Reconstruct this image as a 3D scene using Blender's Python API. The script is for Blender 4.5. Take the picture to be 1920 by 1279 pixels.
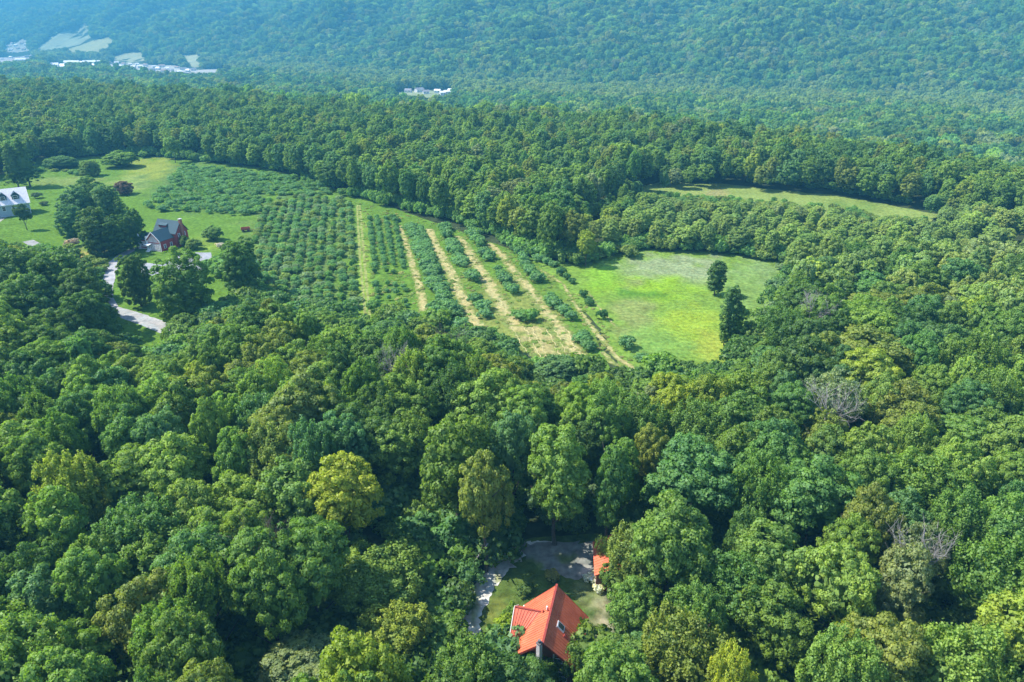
import bpy, bmesh, math, random
import numpy as np
from mathutils import Vector, Matrix, geometry as mgeo

for _o in list(bpy.data.objects):
    bpy.data.objects.remove(_o)
random.seed(7)
rng = np.random.default_rng(11)
SC = bpy.context.scene
COL = SC.collection

# ------------------------------------------------------------------ camera, light, exposure
CAM_H = 70.0
PITCH = math.radians(25)
cam_d = bpy.data.cameras.new('camera')
cam = bpy.data.objects.new('camera', cam_d)
COL.objects.link(cam)
cam_d.lens = 24
cam_d.sensor_width = 36
cam_d.clip_start = 1
cam_d.clip_end = 14000
cam.location = (0, 0, CAM_H)
cam.rotation_euler = (math.radians(90) - PITCH, 0, 0)
SC.camera = cam

SUN_EL = math.radians(52)
SUN_AZ = math.radians(-82)          # clockwise from +Y: the sun stands left and a little beyond
world = bpy.data.worlds.new('World')
SC.world = world
world.use_nodes = True
nt = world.node_tree
nt.nodes.clear()
sky = nt.nodes.new('ShaderNodeTexSky')
sky.sky_type = 'NISHITA'
sky.sun_disc = False
sky.sun_elevation = SUN_EL
sky.sun_rotation = SUN_AZ
sky.altitude = 300
sky.air_density = 1.0
sky.dust_density = 0.5
sky.ozone_density = 1.0
bgn = nt.nodes.new('ShaderNodeBackground')
bgn.inputs[1].default_value = 0.15
wout = nt.nodes.new('ShaderNodeOutputWorld')
nt.links.new(sky.outputs[0], bgn.inputs[0])
nt.links.new(bgn.outputs[0], wout.inputs[0])

sun_d = bpy.data.lights.new('sun', 'SUN')
sun_d.energy = 3.7
sun_d.angle = math.radians(0.5)
sun_d.color = (1.0, 0.95, 0.86)
sun = bpy.data.objects.new('sun', sun_d)
COL.objects.link(sun)
SUN_DIR = Vector((math.sin(SUN_AZ) * math.cos(SUN_EL), math.cos(SUN_AZ) * math.cos(SUN_EL), math.sin(SUN_EL)))
sun.rotation_euler = SUN_DIR.to_track_quat('Z', 'Y').to_euler()
sun.location = (-60, 20, 180)

SC.view_settings.view_transform = 'Standard'
SC.view_settings.look = 'None'
SC.view_settings.gamma = 1
SC.view_settings.use_curve_mapping = False
SC.view_settings.exposure = 1.62
SC.render.engine = 'CYCLES'
cy = SC.cycles
cy.use_denoising = True
cy.use_adaptive_sampling = True
cy.adaptive_threshold = 0.02
cy.max_bounces = 5
cy.diffuse_bounces = 3
cy.glossy_bounces = 1
cy.transmission_bounces = 3
cy.transparent_max_bounces = 4
cy.volume_bounces = 0
cy.caustics_reflective = False
cy.caustics_refractive = False

HAZE_DENSITY = 0.00031
HAZE_COLOR = (0.10, 0.41, 0.64)

# ------------------------------------------------------------------ terrain and projection
EX = np.array([-4000, -1200, -541, -277, -103, 89, 166, 226, 330, 1000, 3000], float)
EY = np.array([2550, 1100, 760, 640, 515, 455, 368, 285, 140, -440, -2040], float)
BX = np.array([-4500, -3000, -2036, -801, -320, -60, 316, 737, 1200, 2000, 4000], float)
BY = np.array([4600, 3600, 2939, 2078, 1683, 1390, 1260, 1060, 900, 600, 0], float)


def sstep(a, b, x):
    t = np.clip((x - a) / (b - a), 0, 1)
    return t * t * (3 - 2 * t)


_WAV = {}


def wav(x, y, sc, seed):
    """smooth pseudo random field, about -1..1"""
    k = (sc, seed)
    if k not in _WAV:
        r = np.random.default_rng(seed)
        _WAV[k] = []
        for i in range(7):
            a = r.uniform(0, 2 * math.pi)
            f = r.uniform(0.6, 1.7) * 2 * math.pi / sc
            _WAV[k].append((math.cos(a) * f, math.sin(a) * f, r.uniform(0, 6.28)))
    v = 0
    for a, b, c in _WAV[k]:
        v = v + np.sin(x * a + y * b + c)
    return v / 3.2


def hgt(x, y):
    x = np.asarray(x, float)
    y = np.asarray(y, float)
    ye = np.interp(x, EX, EY)
    yb = np.interp(x, BX, BY)
    s = (y - ye) * 0.8
    m = y - yb
    z = 0.35 * wav(x, y, 190, 3)
    z = z - 34 * sstep(-10, 190, s) - 18 * np.clip(s / np.maximum(yb - ye, 50), 0, 1)
    z = z + 2.5 * wav(x, y, 220, 5) * sstep(40, 250, s)
    mm = np.clip(m + 40, 0, None)
    up = 0.36 * (np.sqrt(mm ** 2 + 80 ** 2) - 80)
    up = 300 * (1 - np.exp(-up / 300)) * 1.12
    z = z + up + sstep(60, 400, m) * (30 * wav(x * 1.5, y * 0.6, 420, 9) + 9 * wav(x, y * 0.5, 130, 10))
    return z


SP, CP = math.sin(PITCH), math.cos(PITCH)


def ray(px, py):
    u = (px - 960) / 1280
    v = (639.5 - py) / 1280
    return Vector((u, CP + SP * v, -SP + CP * v))


def at(px, py, z=0.0):
    """ground point seen at a pixel; z is the height above the ground"""
    d = ray(px, py)
    lo, hi = 25.0, 6000.0
    for it in range(4):
        tt = np.geomspace(lo, hi, 260) if it == 0 else np.linspace(lo, hi, 24)
        b = CAM_H + d.z * tt - hgt(d.x * tt, d.y * tt) - z < 0
        if not b.any():
            lo = hi = tt[-1]
            break
        k = int(np.argmax(b))
        lo, hi = tt[max(k - 1, 0)], tt[k]
    q = Vector((0, 0, CAM_H)) + d * float(hi)
    return Vector((q.x, q.y, float(hgt(q.x, q.y))))


def proj(x, y, z):
    dz = z - CAM_H
    f = y * CP - dz * SP
    up = y * SP + dz * CP
    f = np.maximum(f, 1e-3)
    return 960 + 1280 * x / f, 639.5 - 1280 * up / f


def inpoly(px, py, poly):
    px = np.asarray(px, float)
    py = np.asarray(py, float)
    r = np.zeros(px.shape, bool)
    n = len(poly)
    for i in range(n):
        x1, y1 = poly[i]
        x2, y2 = poly[(i + 1) % n]
        c = (y1 > py) != (y2 > py)
        xx = (x2 - x1) * (py - y1) / ((y2 - y1) if y2 != y1 else 1e-9) + x1
        r ^= c & (px < xx)
    return r


# open ground as it is seen (photo pixels): nothing of the woods may stand in or reach into these
V_MAIN = [(-60, 345), (0, 332), (60, 322), (70, 302), (130, 300), (240, 293), (330, 298), (400, 308), (500, 322), (600, 352), (640, 366),
          (760, 396), (860, 423), (950, 456), (1010, 488), (1100, 500), (1130, 485), (1180, 470), (1300, 475), (1400, 482), (1466, 497),
          (1450, 520), (1432, 560), (1405, 600), (1378, 650), (1368, 692), (1300, 686), (1230, 690), (1195, 703), (1120, 690),
          (1062, 700), (1034, 725), (1014, 705), (985, 662), (940, 632), (880, 628), (820, 600), (700, 594), (640, 582),
          (560, 566), (490, 545), (470, 500), (380, 500), (300, 560), (318, 605), (335, 650), (300, 664), (250, 640), (205, 622),
          (195, 560), (185, 505), (120, 480), (60, 462), (0, 440), (-60, 430)]
V_STRIP = [(1195, 353), (1225, 350), (1232, 354), (1300, 357), (1350, 350), (1420, 360), (1500, 362), (1570, 372), (1640, 380), (1745, 402),
           (1720, 406), (1665, 399), (1640, 410), (1590, 386), (1500, 379), (1440, 373), (1380, 373), (1310, 374)]
V_YARD = [(845, 1205), (868, 1150), (905, 1080), (935, 1056), (955, 1028), (1000, 1018), (1110, 1013), (1112, 1005), (1135, 1010), (1150, 1030),
          (1128, 1065), (1135, 1100), (1150, 1120), (1158, 1200), (1100, 1213), (1058, 1216), (1022, 1240), (1002, 1240),
          (985, 1217), (930, 1222), (900, 1200)]
FAR_FIELDS = {
    'hill_pasture': [(65, 94), (92, 72), (120, 60), (160, 42), (168, 50), (172, 70), (150, 84), (120, 92), (80, 100)],
    'lower_pasture': [(125, 93), (150, 86), (178, 75), (205, 71), (217, 77), (202, 90), (184, 104), (172, 97), (130, 99)],
    'gravel_flat': [(78, 127), (96, 121), (120, 118), (145, 113), (198, 117), (203, 120), (170, 124), (130, 124), (110, 128)],
    'valley_meadow': [(208, 107), (235, 101), (266, 99), (276, 113), (250, 119), (215, 117)],
    'village_ground': [(196, 118), (260, 119), (330, 124), (372, 132), (436, 129), (440, 133), (370, 141), (300, 137), (240, 130), (200, 123)],
    'long_meadow': [(340, 105), (372, 103), (379, 126), (362, 128)],
    'town_ground': [(-20, 108), (60, 103), (72, 110), (42, 119), (-20, 122)],
    'upper_town_ground': [(5, 97), (20, 79), (50, 77), (58, 95), (32, 100)],
    'hamlet_ground': [(708, 181), (760, 172), (850, 171), (858, 180), (800, 185)],
}

# ------------------------------------------------------------------ object helpers


def pct(px, py):
    return px / 19.2, py / 12.79


_used_labels = set()


PENDING = []             # (object, text, px, py): labelled at the end by what stands next to them
LANDMARKS = []           # (phrase, px, py)


def later(o, text, x, y, z):
    px, py = proj(x, y, z)
    PENDING.append((o, text, float(px), float(py)))


ORDN = ['nearest', 'second', 'third', 'fourth', 'fifth', 'sixth', 'seventh', 'eighth', 'ninth', 'tenth', 'eleventh', 'twelfth', 'thirteenth', 'fourteenth',
        'fifteenth', 'sixteenth', 'seventeenth', 'eighteenth', 'nineteenth', 'twentieth']
ORDN += ['twenty-' + a for a in ['first'] + ORDN[1:9]] + ['thirtieth'] + ['thirty-' + a for a in ['first'] + ORDN[1:9]]
for _t, _u in (('fortieth', 'forty-'), ('fiftieth', 'fifty-'), ('sixtieth', 'sixty-'), ('seventieth', 'seventy-'), ('eightieth', 'eighty-')):
    ORDN += [_t] + [_u + a for a in ['first'] + ORDN[1:9]]
ORDF = ['first'] + ORDN[1:]


def resolve_labels():
    sect = {}
    for o, text, px, py in PENDING:
        l = min(LANDMARKS, key=lambda q: (q[1] - px) ** 2 + (1.3 * (q[2] - py)) ** 2)
        a = math.degrees(math.atan2(l[2] - py, px - l[1])) % 360
        k = int(((a + 22.5) % 360) // 45)
        sect.setdefault((l[0], k), []).append((math.hypot(px - l[1], py - l[2]), o, text))
    dirs = ['right of', 'above right of', 'above', 'above left of', 'left of', 'below left of', 'below', 'below right of']
    for (l, k), v in sect.items():
        v.sort(key=lambda q: q[0])
        for i, (_, o, text) in enumerate(v):
            o['label'] = f'{text}, {ORDN[i]} one {dirs[k]} the {l}'


def tag(o, label=None, cat=None, group=None, kind=None):
    if label:
        o['label'] = label
    if cat:
        o['category'] = cat
    if group:
        o['group'] = group
    if kind:
        o['kind'] = kind
    return o


def empty(name, loc, rz=0.0, label=None, cat=None, group=None):
    o = bpy.data.objects.new(name, None)
    o.empty_display_size = 1
    COL.objects.link(o)
    o.location = loc
    o.rotation_euler = (0, 0, rz)
    return tag(o, label, cat, group)


def link(name, me, mat=None, parent=None, loc=None, rz=None):
    o = bpy.data.objects.new(name, me)
    COL.objects.link(o)
    if mat is not None and not me.materials:
        me.materials.append(mat)
    if parent:
        o.parent = parent
    if loc is not None:
        o.location = loc
    if rz is not None:
        o.rotation_euler = (0, 0, rz)
    return o


class MB:
    def __init__(s):
        s.v, s.f = [], []

    def add(s, vs, fs):
        n = len(s.v)
        s.v += [tuple(p) for p in vs]
        s.f += [tuple(i + n for i in f) for f in fs]
        return s

    def box(s, x0, x1, y0, y1, z0, z1):
        return s.add([(x0, y0, z0), (x1, y0, z0), (x1, y1, z0), (x0, y1, z0), (x0, y0, z1), (x1, y0, z1), (x1, y1, z1), (x0, y1, z1)],
                     [(0, 3, 2, 1), (4, 5, 6, 7), (0, 1, 5, 4), (1, 2, 6, 5), (2, 3, 7, 6), (3, 0, 4, 7)])

    def slab(s, pts, th):
        """a thick plate under the polygon pts (top face given)"""
        pts = [Vector(p) for p in pts]
        n = (pts[1] - pts[0]).cross(pts[2] - pts[0]).normalized()
        lo = [p - n * th for p in pts]
        k = len(pts)
        return s.add(pts + lo, [tuple(range(k)), tuple(range(2 * k - 1, k - 1, -1))] +
                     [(i, i + k, (i + 1) % k + k, (i + 1) % k) for i in range(k)])

    def bar(s, a, b, w, h=None):
        a, b = Vector(a), Vector(b)
        h = h or w
        d = (b - a).normalized()
        up = Vector((0, 0, 1)) if abs(d.z) < 0.95 else Vector((0, 1, 0))
        r = d.cross(up).normalized() * w / 2
        u = r.cross(d).normalized() * h / 2
        vs = [a - r - u, a + r - u, a + r + u, a - r + u, b - r - u, b + r - u, b + r + u, b - r + u]
        return s.add(vs, [(0, 3, 2, 1), (4, 5, 6, 7), (0, 1, 5, 4), (1, 2, 6, 5), (2, 3, 7, 6), (3, 0, 4, 7)])

    def tube(s, pts, rad, n=6):
        rings = []
        base = len(s.v)
        for i, p in enumerate(pts):
            p = Vector(p)
            d = (Vector(pts[min(i + 1, len(pts) - 1)]) - Vector(pts[max(i - 1, 0)])).normalized()
            up = Vector((1, 0, 0)) if abs(d.x) < 0.8 else Vector((0, 1, 0))
            a = d.cross(up).normalized()
            b = d.cross(a)
            for k in range(n):
                t = 2 * math.pi * k / n
                s.v.append(tuple(p + (a * math.cos(t) + b * math.sin(t)) * rad[i]))
        for i in range(len(pts) - 1):
            for k in range(n):
                q = base + i * n
                s.f.append((q + k, q + (k + 1) % n, q + n + (k + 1) % n, q + n + k))
        q = base + (len(pts) - 1) * n
        s.f.append(tuple(q + k for k in range(n)))
        return s

    def mesh(s, name, smooth=False):
        me = bpy.data.meshes.new(name)
        me.from_pydata(s.v, [], s.f)
        me.update()
        if smooth:
            me.polygons.foreach_set('use_smooth', [True] * len(me.polygons))
        return me

    def build(s, name, mat, parent=None, smooth=False, **k):
        return link(name, s.mesh(name, smooth), mat, parent, **k)


# ------------------------------------------------------------------ materials


def nmat(name):
    m = bpy.data.materials.new(name)
    m.use_nodes = True
    m.node_tree.nodes.clear()
    return m, m.node_tree


def N(t, typ, **k):
    n = t.nodes.new(typ)
    for a, b in k.items():
        setattr(n, a, b)
    return n


def noise(t, vec, scale, detail=4, rough=0.6):
    n = N(t, 'ShaderNodeTexNoise')
    n.inputs['Scale'].default_value = scale
    n.inputs['Detail'].default_value = detail
    n.inputs['Roughness'].default_value = rough
    if vec:
        t.links.new(vec, n.inputs['Vector'])
    return n


def ramp(t, fac, stops):
    r = N(t, 'ShaderNodeValToRGB')
    while len(r.color_ramp.elements) < len(stops):
        r.color_ramp.elements.new(0.5)
    for e, (p, c) in zip(r.color_ramp.elements, stops):
        e.position = p
        e.color = (*c, 1) if len(c) == 3 else c
    t.links.new(fac, r.inputs[0])
    return r


def mixc(t, a, b, fac, mode='MIX'):
    m = N(t, 'ShaderNodeMix', data_type='RGBA', blend_type=mode)
    for sock, v in ((m.inputs['Factor'], fac), (m.inputs[6], a), (m.inputs[7], b)):
        if isinstance(v, (int, float)):
            sock.default_value = v
        elif isinstance(v, tuple):
            sock.default_value = (*v, 1)
        else:
            t.links.new(v, sock)
    return m.outputs[2]


def simple(name, col, var=0.15, scale=1.2, rough=0.7, metal=0.0, bump=0.0, bscale=8, spec=0.3):
    m, t = nmat(name)
    tc = N(t, 'ShaderNodeTexCoord')
    n1 = noise(t, tc.outputs['Object'], scale, 5)
    a = tuple(c * (1 - var) for c in col)
    b = tuple(min(1, c * (1 + var)) for c in col)
    r = ramp(t, n1.outputs[0], [(0.3, a), (0.7, b)])
    p = N(t, 'ShaderNodeBsdfPrincipled')
    p.inputs['Roughness'].default_value = rough
    p.inputs['Metallic'].default_value = metal
    p.inputs['Specular IOR Level'].default_value = spec
    t.links.new(r.outputs[0], p.inputs['Base Color'])
    if bump:
        n2 = noise(t, tc.outputs['Object'], bscale, 6)
        bp = N(t, 'ShaderNodeBump')
        bp.inputs['Strength'].default_value = bump
        bp.inputs['Distance'].default_value = 0.2
        t.links.new(n2.outputs[0], bp.inputs['Height'])
        t.links.new(bp.outputs[0], p.inputs['Normal'])
    o = N(t, 'ShaderNodeOutputMaterial')
    t.links.new(p.outputs[0], o.inputs[0])
    return m


def leaf_material(name, nscale=0.55, gloss=0.012):
    m, t = nmat(name)
    at_ = N(t, 'ShaderNodeAttribute', attribute_type='INSTANCER', attribute_name='tint')
    lf = N(t, 'ShaderNodeAttribute', attribute_type='GEOMETRY', attribute_name='leafv')
    tc = N(t, 'ShaderNodeTexCoord')
    n1 = noise(t, tc.outputs['Object'], nscale, 2)
    mul = N(t, 'ShaderNodeMath', operation='MULTIPLY_ADD')
    t.links.new(lf.outputs['Fac'], mul.inputs[0])
    mul.inputs[1].default_value = 0.55
    t.links.new(n1.outputs[0], mul.inputs[2])
    r = ramp(t, mul.outputs[0], [(0.35, (0.70, 0.78, 0.95)), (0.7, (1.0, 1.0, 0.95)), (1.0, (1.40, 1.26, 0.85))])
    c = mixc(t, at_.outputs['Color'], r.outputs[0], 1.0, 'MULTIPLY')
    d = N(t, 'ShaderNodeBsdfDiffuse')
    t.links.new(c, d.inputs[0])
    tr = N(t, 'ShaderNodeBsdfTranslucent')
    c2 = mixc(t, c, (1.15, 1.25, 0.55), 1.0, 'MULTIPLY')
    t.links.new(c2, tr.inputs[0])
    mx = N(t, 'ShaderNodeMixShader')
    mx.inputs[0].default_value = 0.45
    t.links.new(d.outputs[0], mx.inputs[1])
    t.links.new(tr.outputs[0], mx.inputs[2])
    g = N(t, 'ShaderNodeBsdfGlossy')
    g.inputs['Roughness'].default_value = 0.5
    g.inputs[0].default_value = (0.9, 1, 0.95, 1)
    mg = N(t, 'ShaderNodeMixShader')
    mg.inputs[0].default_value = gloss
    t.links.new(mx.outputs[0], mg.inputs[1])
    t.links.new(g.outputs[0], mg.inputs[2])
    o = N(t, 'ShaderNodeOutputMaterial')
    t.links.new(mg.outputs[0], o.inputs[0])
    return m


def ground_material(name, s1=0.9, s2=6.0, amt=0.35, bump=0.6, bdist=0.25, rows=None):
    """vertex colour 'ground_colour' broken up by grass-sized noise"""
    m, t = nmat(name)
    vc = N(t, 'ShaderNodeAttribute', attribute_type='GEOMETRY', attribute_name='ground_colour')
    tc = N(t, 'ShaderNodeTexCoord')
    n1 = noise(t, tc.outputs['Object'], s1, 5, 0.65)
    n2 = noise(t, tc.outputs['Object'], s2 * 0.12, 4, 0.7)
    lo, hi = 1 - amt, 1 + amt
    r1 = ramp(t, n1.outputs[0], [(0.32, (lo, lo, lo)), (0.68, (hi, hi, hi))])
    r2 = ramp(t, n2.outputs[0], [(0.3, (0.84, 0.93, 0.95)), (0.7, (1.18, 1.06, 1.0))])
    c = mixc(t, vc.outputs['Color'], r1.outputs[0], 1.0, 'MULTIPLY')
    c = mixc(t, c, r2.outputs[0], 1.0, 'MULTIPLY')
    d = N(t, 'ShaderNodeBsdfDiffuse')
    t.links.new(c, d.inputs[0])
    if bump:
        bp = N(t, 'ShaderNodeBump')
        bp.inputs['Strength'].default_value = bump
        bp.inputs['Distance'].default_value = bdist
        n3 = noise(t, tc.outputs['Object'], s1 * 1.6, 5, 0.7)
        t.links.new(n3.outputs[0], bp.inputs['Height'])
        t.links.new(bp.outputs[0], d.inputs['Normal'])
    o = N(t, 'ShaderNodeOutputMaterial')
    t.links.new(d.outputs[0], o.inputs[0])
    return m


M_LEAF = leaf_material('leaves')
M_FARLEAF = leaf_material('far_leaves', 0.12, 0.0)
M_BARK = simple('bark', (0.085, 0.07, 0.055), 0.35, 3, 0.9, bump=0.6)
M_DEAD = simple('dead_wood', (0.21, 0.195, 0.18), 0.2, 3, 0.9)
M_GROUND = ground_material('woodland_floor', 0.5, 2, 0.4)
M_GRASS = ground_material('grass', 0.9, 6, 0.38, 0.9)
M_HAY = ground_material('mown_hay', 1.6, 5, 0.38, 0.9, 0.3)
M_GRAVEL = ground_material('gravel', 1.4, 4, 0.22, 0.4, 0.08)

# ------------------------------------------------------------------ ground sheet


def set_cols(me, cols):
    a = me.color_attributes.new('ground_colour', 'FLOAT_COLOR', 'POINT')
    c4 = np.ones((len(cols), 4), np.float32)
    c4[:, :3] = cols
    a.data.foreach_set('color', c4.ravel())


def spaced(segs):
    out = []
    for a, b, st in segs:
        out += list(np.arange(a, b, st))
    return np.array(out + [segs[-1][1]], float)


gx = spaced([(-5200, -900, 60), (-900, 600, 8), (600, 3200, 50)])
gy = spaced([(-250, 40, 20), (40, 820, 8), (820, 5200, 36)])
X, Y = np.meshgrid(gx, gy)
Z = hgt(X, Y)
nx, ny = len(gx), len(gy)
me = bpy.data.meshes.new('ground')
vs = np.stack([X.ravel(), Y.ravel(), Z.ravel()], 1)
idx = (np.arange(ny - 1)[:, None] * nx + np.arange(nx - 1)[None, :]).ravel()
fs = np.stack([idx, idx + 1, idx + nx + 1, idx + nx], 1)
me.from_pydata(vs.tolist(), [], fs.tolist())
me.polygons.foreach_set('use_smooth', [True] * len(me.polygons))
w = wav(vs[:, 0], vs[:, 1], 30, 21)[:, None] * 0.25 + 1
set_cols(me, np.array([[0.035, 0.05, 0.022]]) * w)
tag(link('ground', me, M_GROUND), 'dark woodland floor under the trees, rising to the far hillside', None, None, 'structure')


def densify(poly, step, wob, seed=0):
    out = []
    r = np.random.default_rng(seed)
    n = len(poly)
    for i in range(n):
        a, b = Vector(poly[i]), Vector(poly[(i + 1) % n])
        k = max(1, int((b - a).length / step))
        for j in range(k):
            p = a.lerp(b, j / k)
            if wob and j:
                p = p + Vector(r.normal(0, wob, 2))
            out.append(p)
    return out


def patch(name, px_poly, off, colf, mat, step=3.0, edge=2.0, wob=0.35, seed=1, world_poly=None, label=None, kind='structure'):
    poly = world_poly or [at(*p).xy for p in px_poly]
    poly = [Vector(p) for p in poly]
    b = densify(poly, edge, wob, seed)
    bb = [(p.x, p.y) for p in b]
    xs = [p[0] for p in bb]
    ys = [p[1] for p in bb]
    g1, g2 = np.meshgrid(np.arange(min(xs), max(xs), step), np.arange(min(ys), max(ys), step))
    r = np.random.default_rng(seed + 50)
    g1 = g1.ravel() + r.uniform(-.3, .3, g1.size) * step
    g2 = g2.ravel() + r.uniform(-.3, .3, g2.size) * step
    k = inpoly(g1, g2, bb)
    pts = [Vector(p) for p in bb] + [Vector((a, c)) for a, c in zip(g1[k], g2[k])]
    nb = len(bb)
    res = mgeo.delaunay_2d_cdt(pts, [(i, (i + 1) % nb) for i in range(nb)], [list(range(nb))], 1, 1e-4)
    v = np.array([(p.x, p.y) for p in res[0]])
    z = hgt(v[:, 0], v[:, 1]) + off
    me = bpy.data.meshes.new(name)
    me.from_pydata(np.column_stack([v, z]).tolist(), [], [list(f) for f in res[2]])
    me.update()
    if me.polygons and me.polygons[0].normal.z < 0:
        me.flip_normals()
    set_cols(me, colf(v[:, 0], v[:, 1], z))
    me.polygons.foreach_set('use_smooth', [True] * len(me.polygons))
    return tag(link(name, me, mat), label, None, None, kind)


def blobs(base, spots, namp=0.12, nsc=9.0, seed=4, gain=0.50):
    """colour = base plus soft patches given as (px, py, rx, ry, colour) in photo pixels"""
    def f(x, y, z):
        px, py = proj(x, y, z)
        c = np.tile(np.array(base, float), (len(x), 1))
        wx = wav(x, y, nsc * 2, seed) * 0.35
        for (cx, cy_, rx, ry, col) in spots:
            d = np.sqrt(((px - cx) / rx) ** 2 + ((py - cy_) / ry) ** 2) + wx
            k = (1 - sstep(0.55, 1.15, d))[:, None]
            c = c * (1 - k) + np.array(col) * k
        return c * gain * (1 + namp * wav(x, y, nsc, seed + 1)[:, None])
    return f


GB = 0.60
LAWN = (0.13, 0.245, 0.035)
YEL = (0.30, 0.37, 0.05)
patch('lawn', [(-80, 340), (0, 328), (60, 318), (70, 296), (130, 294), (240, 289), (330, 294), (400, 304), (500, 316), (600, 346), (660, 362),
               (1010, 486), (1060, 500), (1110, 620), (1200, 800), (1000, 830), (850, 760), (700, 720), (480, 690), (400, 740), (300, 730), (100, 700), (-80, 640)],
      0.03, blobs(LAWN, gain=.60, spots=[(285, 320, 60, 28, (0.27, 0.33, 0.06)), (130, 340, 90, 10, (0.2, 0.28, 0.07)), (250, 345, 40, 18, (0.24, 0.32, 0.08)),
                         (150, 478, 45, 14, (0.38, 0.34, 0.10)), (380, 455, 40, 16, (0.20, 0.31, 0.05)), (190, 500, 14, 28, (0.25, 0.28, 0.08)),
                         (680, 500, 16, 110, (0.24, 0.37, 0.05)), (560, 480, 110, 110, (0.14, 0.22, 0.06)), (570, 395, 80, 16, (0.20, 0.26, 0.07)),
                         (380, 350, 110, 45, (0.12, 0.21, 0.06)), (950, 620, 120, 110, (0.24, 0.29, 0.07))]),
      M_GRASS, 3.0, 3.0, 0.3, label='bright green mown lawn and orchard grass around the red and white houses')
patch('meadow', [(1000, 484), (1060, 492), (1100, 492), (1130, 478), (1180, 464), (1300, 468), (1400, 475), (1480, 492), (1500, 560), (1470, 660), (1440, 800),
                 (1230, 800), (1180, 720), (1130, 620)],
      0.045, blobs((0.17, 0.285, 0.045),
                   [(1265, 508, 120, 34, (0.245, 0.31, 0.15)), (1410, 520, 60, 40, (0.19, 0.29, 0.10)), (1210, 540, 110, 26, (0.21, 0.36, 0.03)), (1300, 610, 95, 40, (0.25, 0.36, 0.04)),
                    (1345, 650, 45, 40, (0.28, 0.35, 0.05)), (1190, 600, 40, 70, (0.22, 0.28, 0.08)), (1130, 520, 40, 22, (0.19, 0.36, 0.035)), (1400, 560, 50, 60, (0.18, 0.29, 0.07)),
                    (1190, 552, 70, 9, (0.11, 0.24, 0.03)), (1230, 650, 60, 40, (0.17, 0.30, 0.06))], 0.16, 6, gain=0.66),
      M_GRASS, 2.4, 3.0, 0.3, label='unmown meadow with yellow green and grey green patches of grass')
patch('pale_clearing', [(1180, 352), (1240, 342), (1350, 344), (1420, 352), (1570, 366), (1760, 402), (1720, 440), (1600, 430), (1480, 410), (1300, 405)],
      0.03, blobs((0.30, 0.40, 0.10), [(1600, 388, 60, 12, (0.22, 0.34, 0.07)), (1340, 362, 40, 8, (0.36, 0.36, 0.14))]),
      M_GRASS, 5, 5, 0.6, label='pale grassy clearing at the foot of the wooded ridge')
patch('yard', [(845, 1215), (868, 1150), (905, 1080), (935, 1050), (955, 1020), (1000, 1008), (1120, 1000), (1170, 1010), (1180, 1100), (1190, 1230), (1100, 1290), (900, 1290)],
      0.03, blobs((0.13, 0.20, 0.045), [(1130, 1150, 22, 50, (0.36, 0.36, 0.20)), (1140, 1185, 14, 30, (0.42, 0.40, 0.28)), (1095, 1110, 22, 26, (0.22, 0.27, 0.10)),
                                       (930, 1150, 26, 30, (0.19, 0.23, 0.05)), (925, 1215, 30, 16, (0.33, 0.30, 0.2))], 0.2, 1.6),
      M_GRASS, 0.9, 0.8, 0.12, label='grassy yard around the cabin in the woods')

def ribbon(pts_px, w0, w1=None, world=False):
    """polygon around a path given in photo pixels; widths in metres"""
    pts = [Vector(p) if world else at(*p).xy for p in pts_px]
    w1 = w1 if w1 is not None else w0
    L, R = [], []
    n = len(pts)
    for i, p in enumerate(pts):
        d = (pts[min(i + 1, n - 1)] - pts[max(i - 1, 0)]).normalized()
        w_ = w0 + (w1 - w0) * i / (n - 1)
        q = Vector((-d.y, d.x)) * w_ / 2
        L.append(p + q)
        R.append(p - q)
    return L + R[::-1]


GRV = (0.36, 0.36, 0.37)
patch('driveway', None, 0.08, blobs(GRV, [], 0.2, 3, gain=.75), M_GRAVEL, 1.5, 1.5, 0.1, world_poly=ribbon([(272, 463), (250, 468), (228, 479), (214, 492), (206, 515), (200, 540), (199, 560), (208, 578)], 2.8, 3.6),
      label='grey gravel driveway curving down from the red house')
patch('road', None, 0.06, blobs((0.54, 0.55, 0.55), [], 0.15, 3), M_GRAVEL, 1.5, 1.5, 0.1, world_poly=ribbon([(150, 572), (205, 580), (240, 590), (275, 602), (325, 622)], 4.2, 4.8),
      label='pale sunlit gravel road between the dark trees and the big maple')
patch('parking_area', [(345, 474), (396, 474), (400, 500), (350, 512), (300, 520), (258, 512), (268, 492), (300, 497)], 0.075, blobs((0.45, 0.47, 0.5), []), M_GRAVEL, 1.5, 1.2, 0.1,
      label='pale gravel parking area beside the red house, behind the big maple')
patch('side_drive', None, 0.07, blobs((0.45, 0.46, 0.45), []), M_GRAVEL, 1.5, 1.2, 0.1, world_poly=ribbon([(52, 452), (68, 460), (86, 474)], 3.4),
      label='short grey drive at the left of the lawn')
patch('garden_path', None, 0.07, blobs((0.52, 0.52, 0.46), []), M_GRAVEL, 1.5, 1.2, 0.05, world_poly=ribbon([(-20, 428), (0, 413), (14, 403), (20, 396), (14, 391), (0, 393)], 2.0),
      label='pale curved path in front of the white house')
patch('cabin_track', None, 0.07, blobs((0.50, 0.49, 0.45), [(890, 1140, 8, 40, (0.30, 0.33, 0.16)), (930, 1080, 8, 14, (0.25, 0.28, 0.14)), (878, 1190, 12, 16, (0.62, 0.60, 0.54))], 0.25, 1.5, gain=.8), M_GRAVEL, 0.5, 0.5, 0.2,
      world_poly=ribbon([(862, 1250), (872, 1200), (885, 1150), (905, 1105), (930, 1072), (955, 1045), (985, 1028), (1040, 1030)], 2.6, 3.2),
      label='shaded gravel track leading to the cabin')
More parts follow.
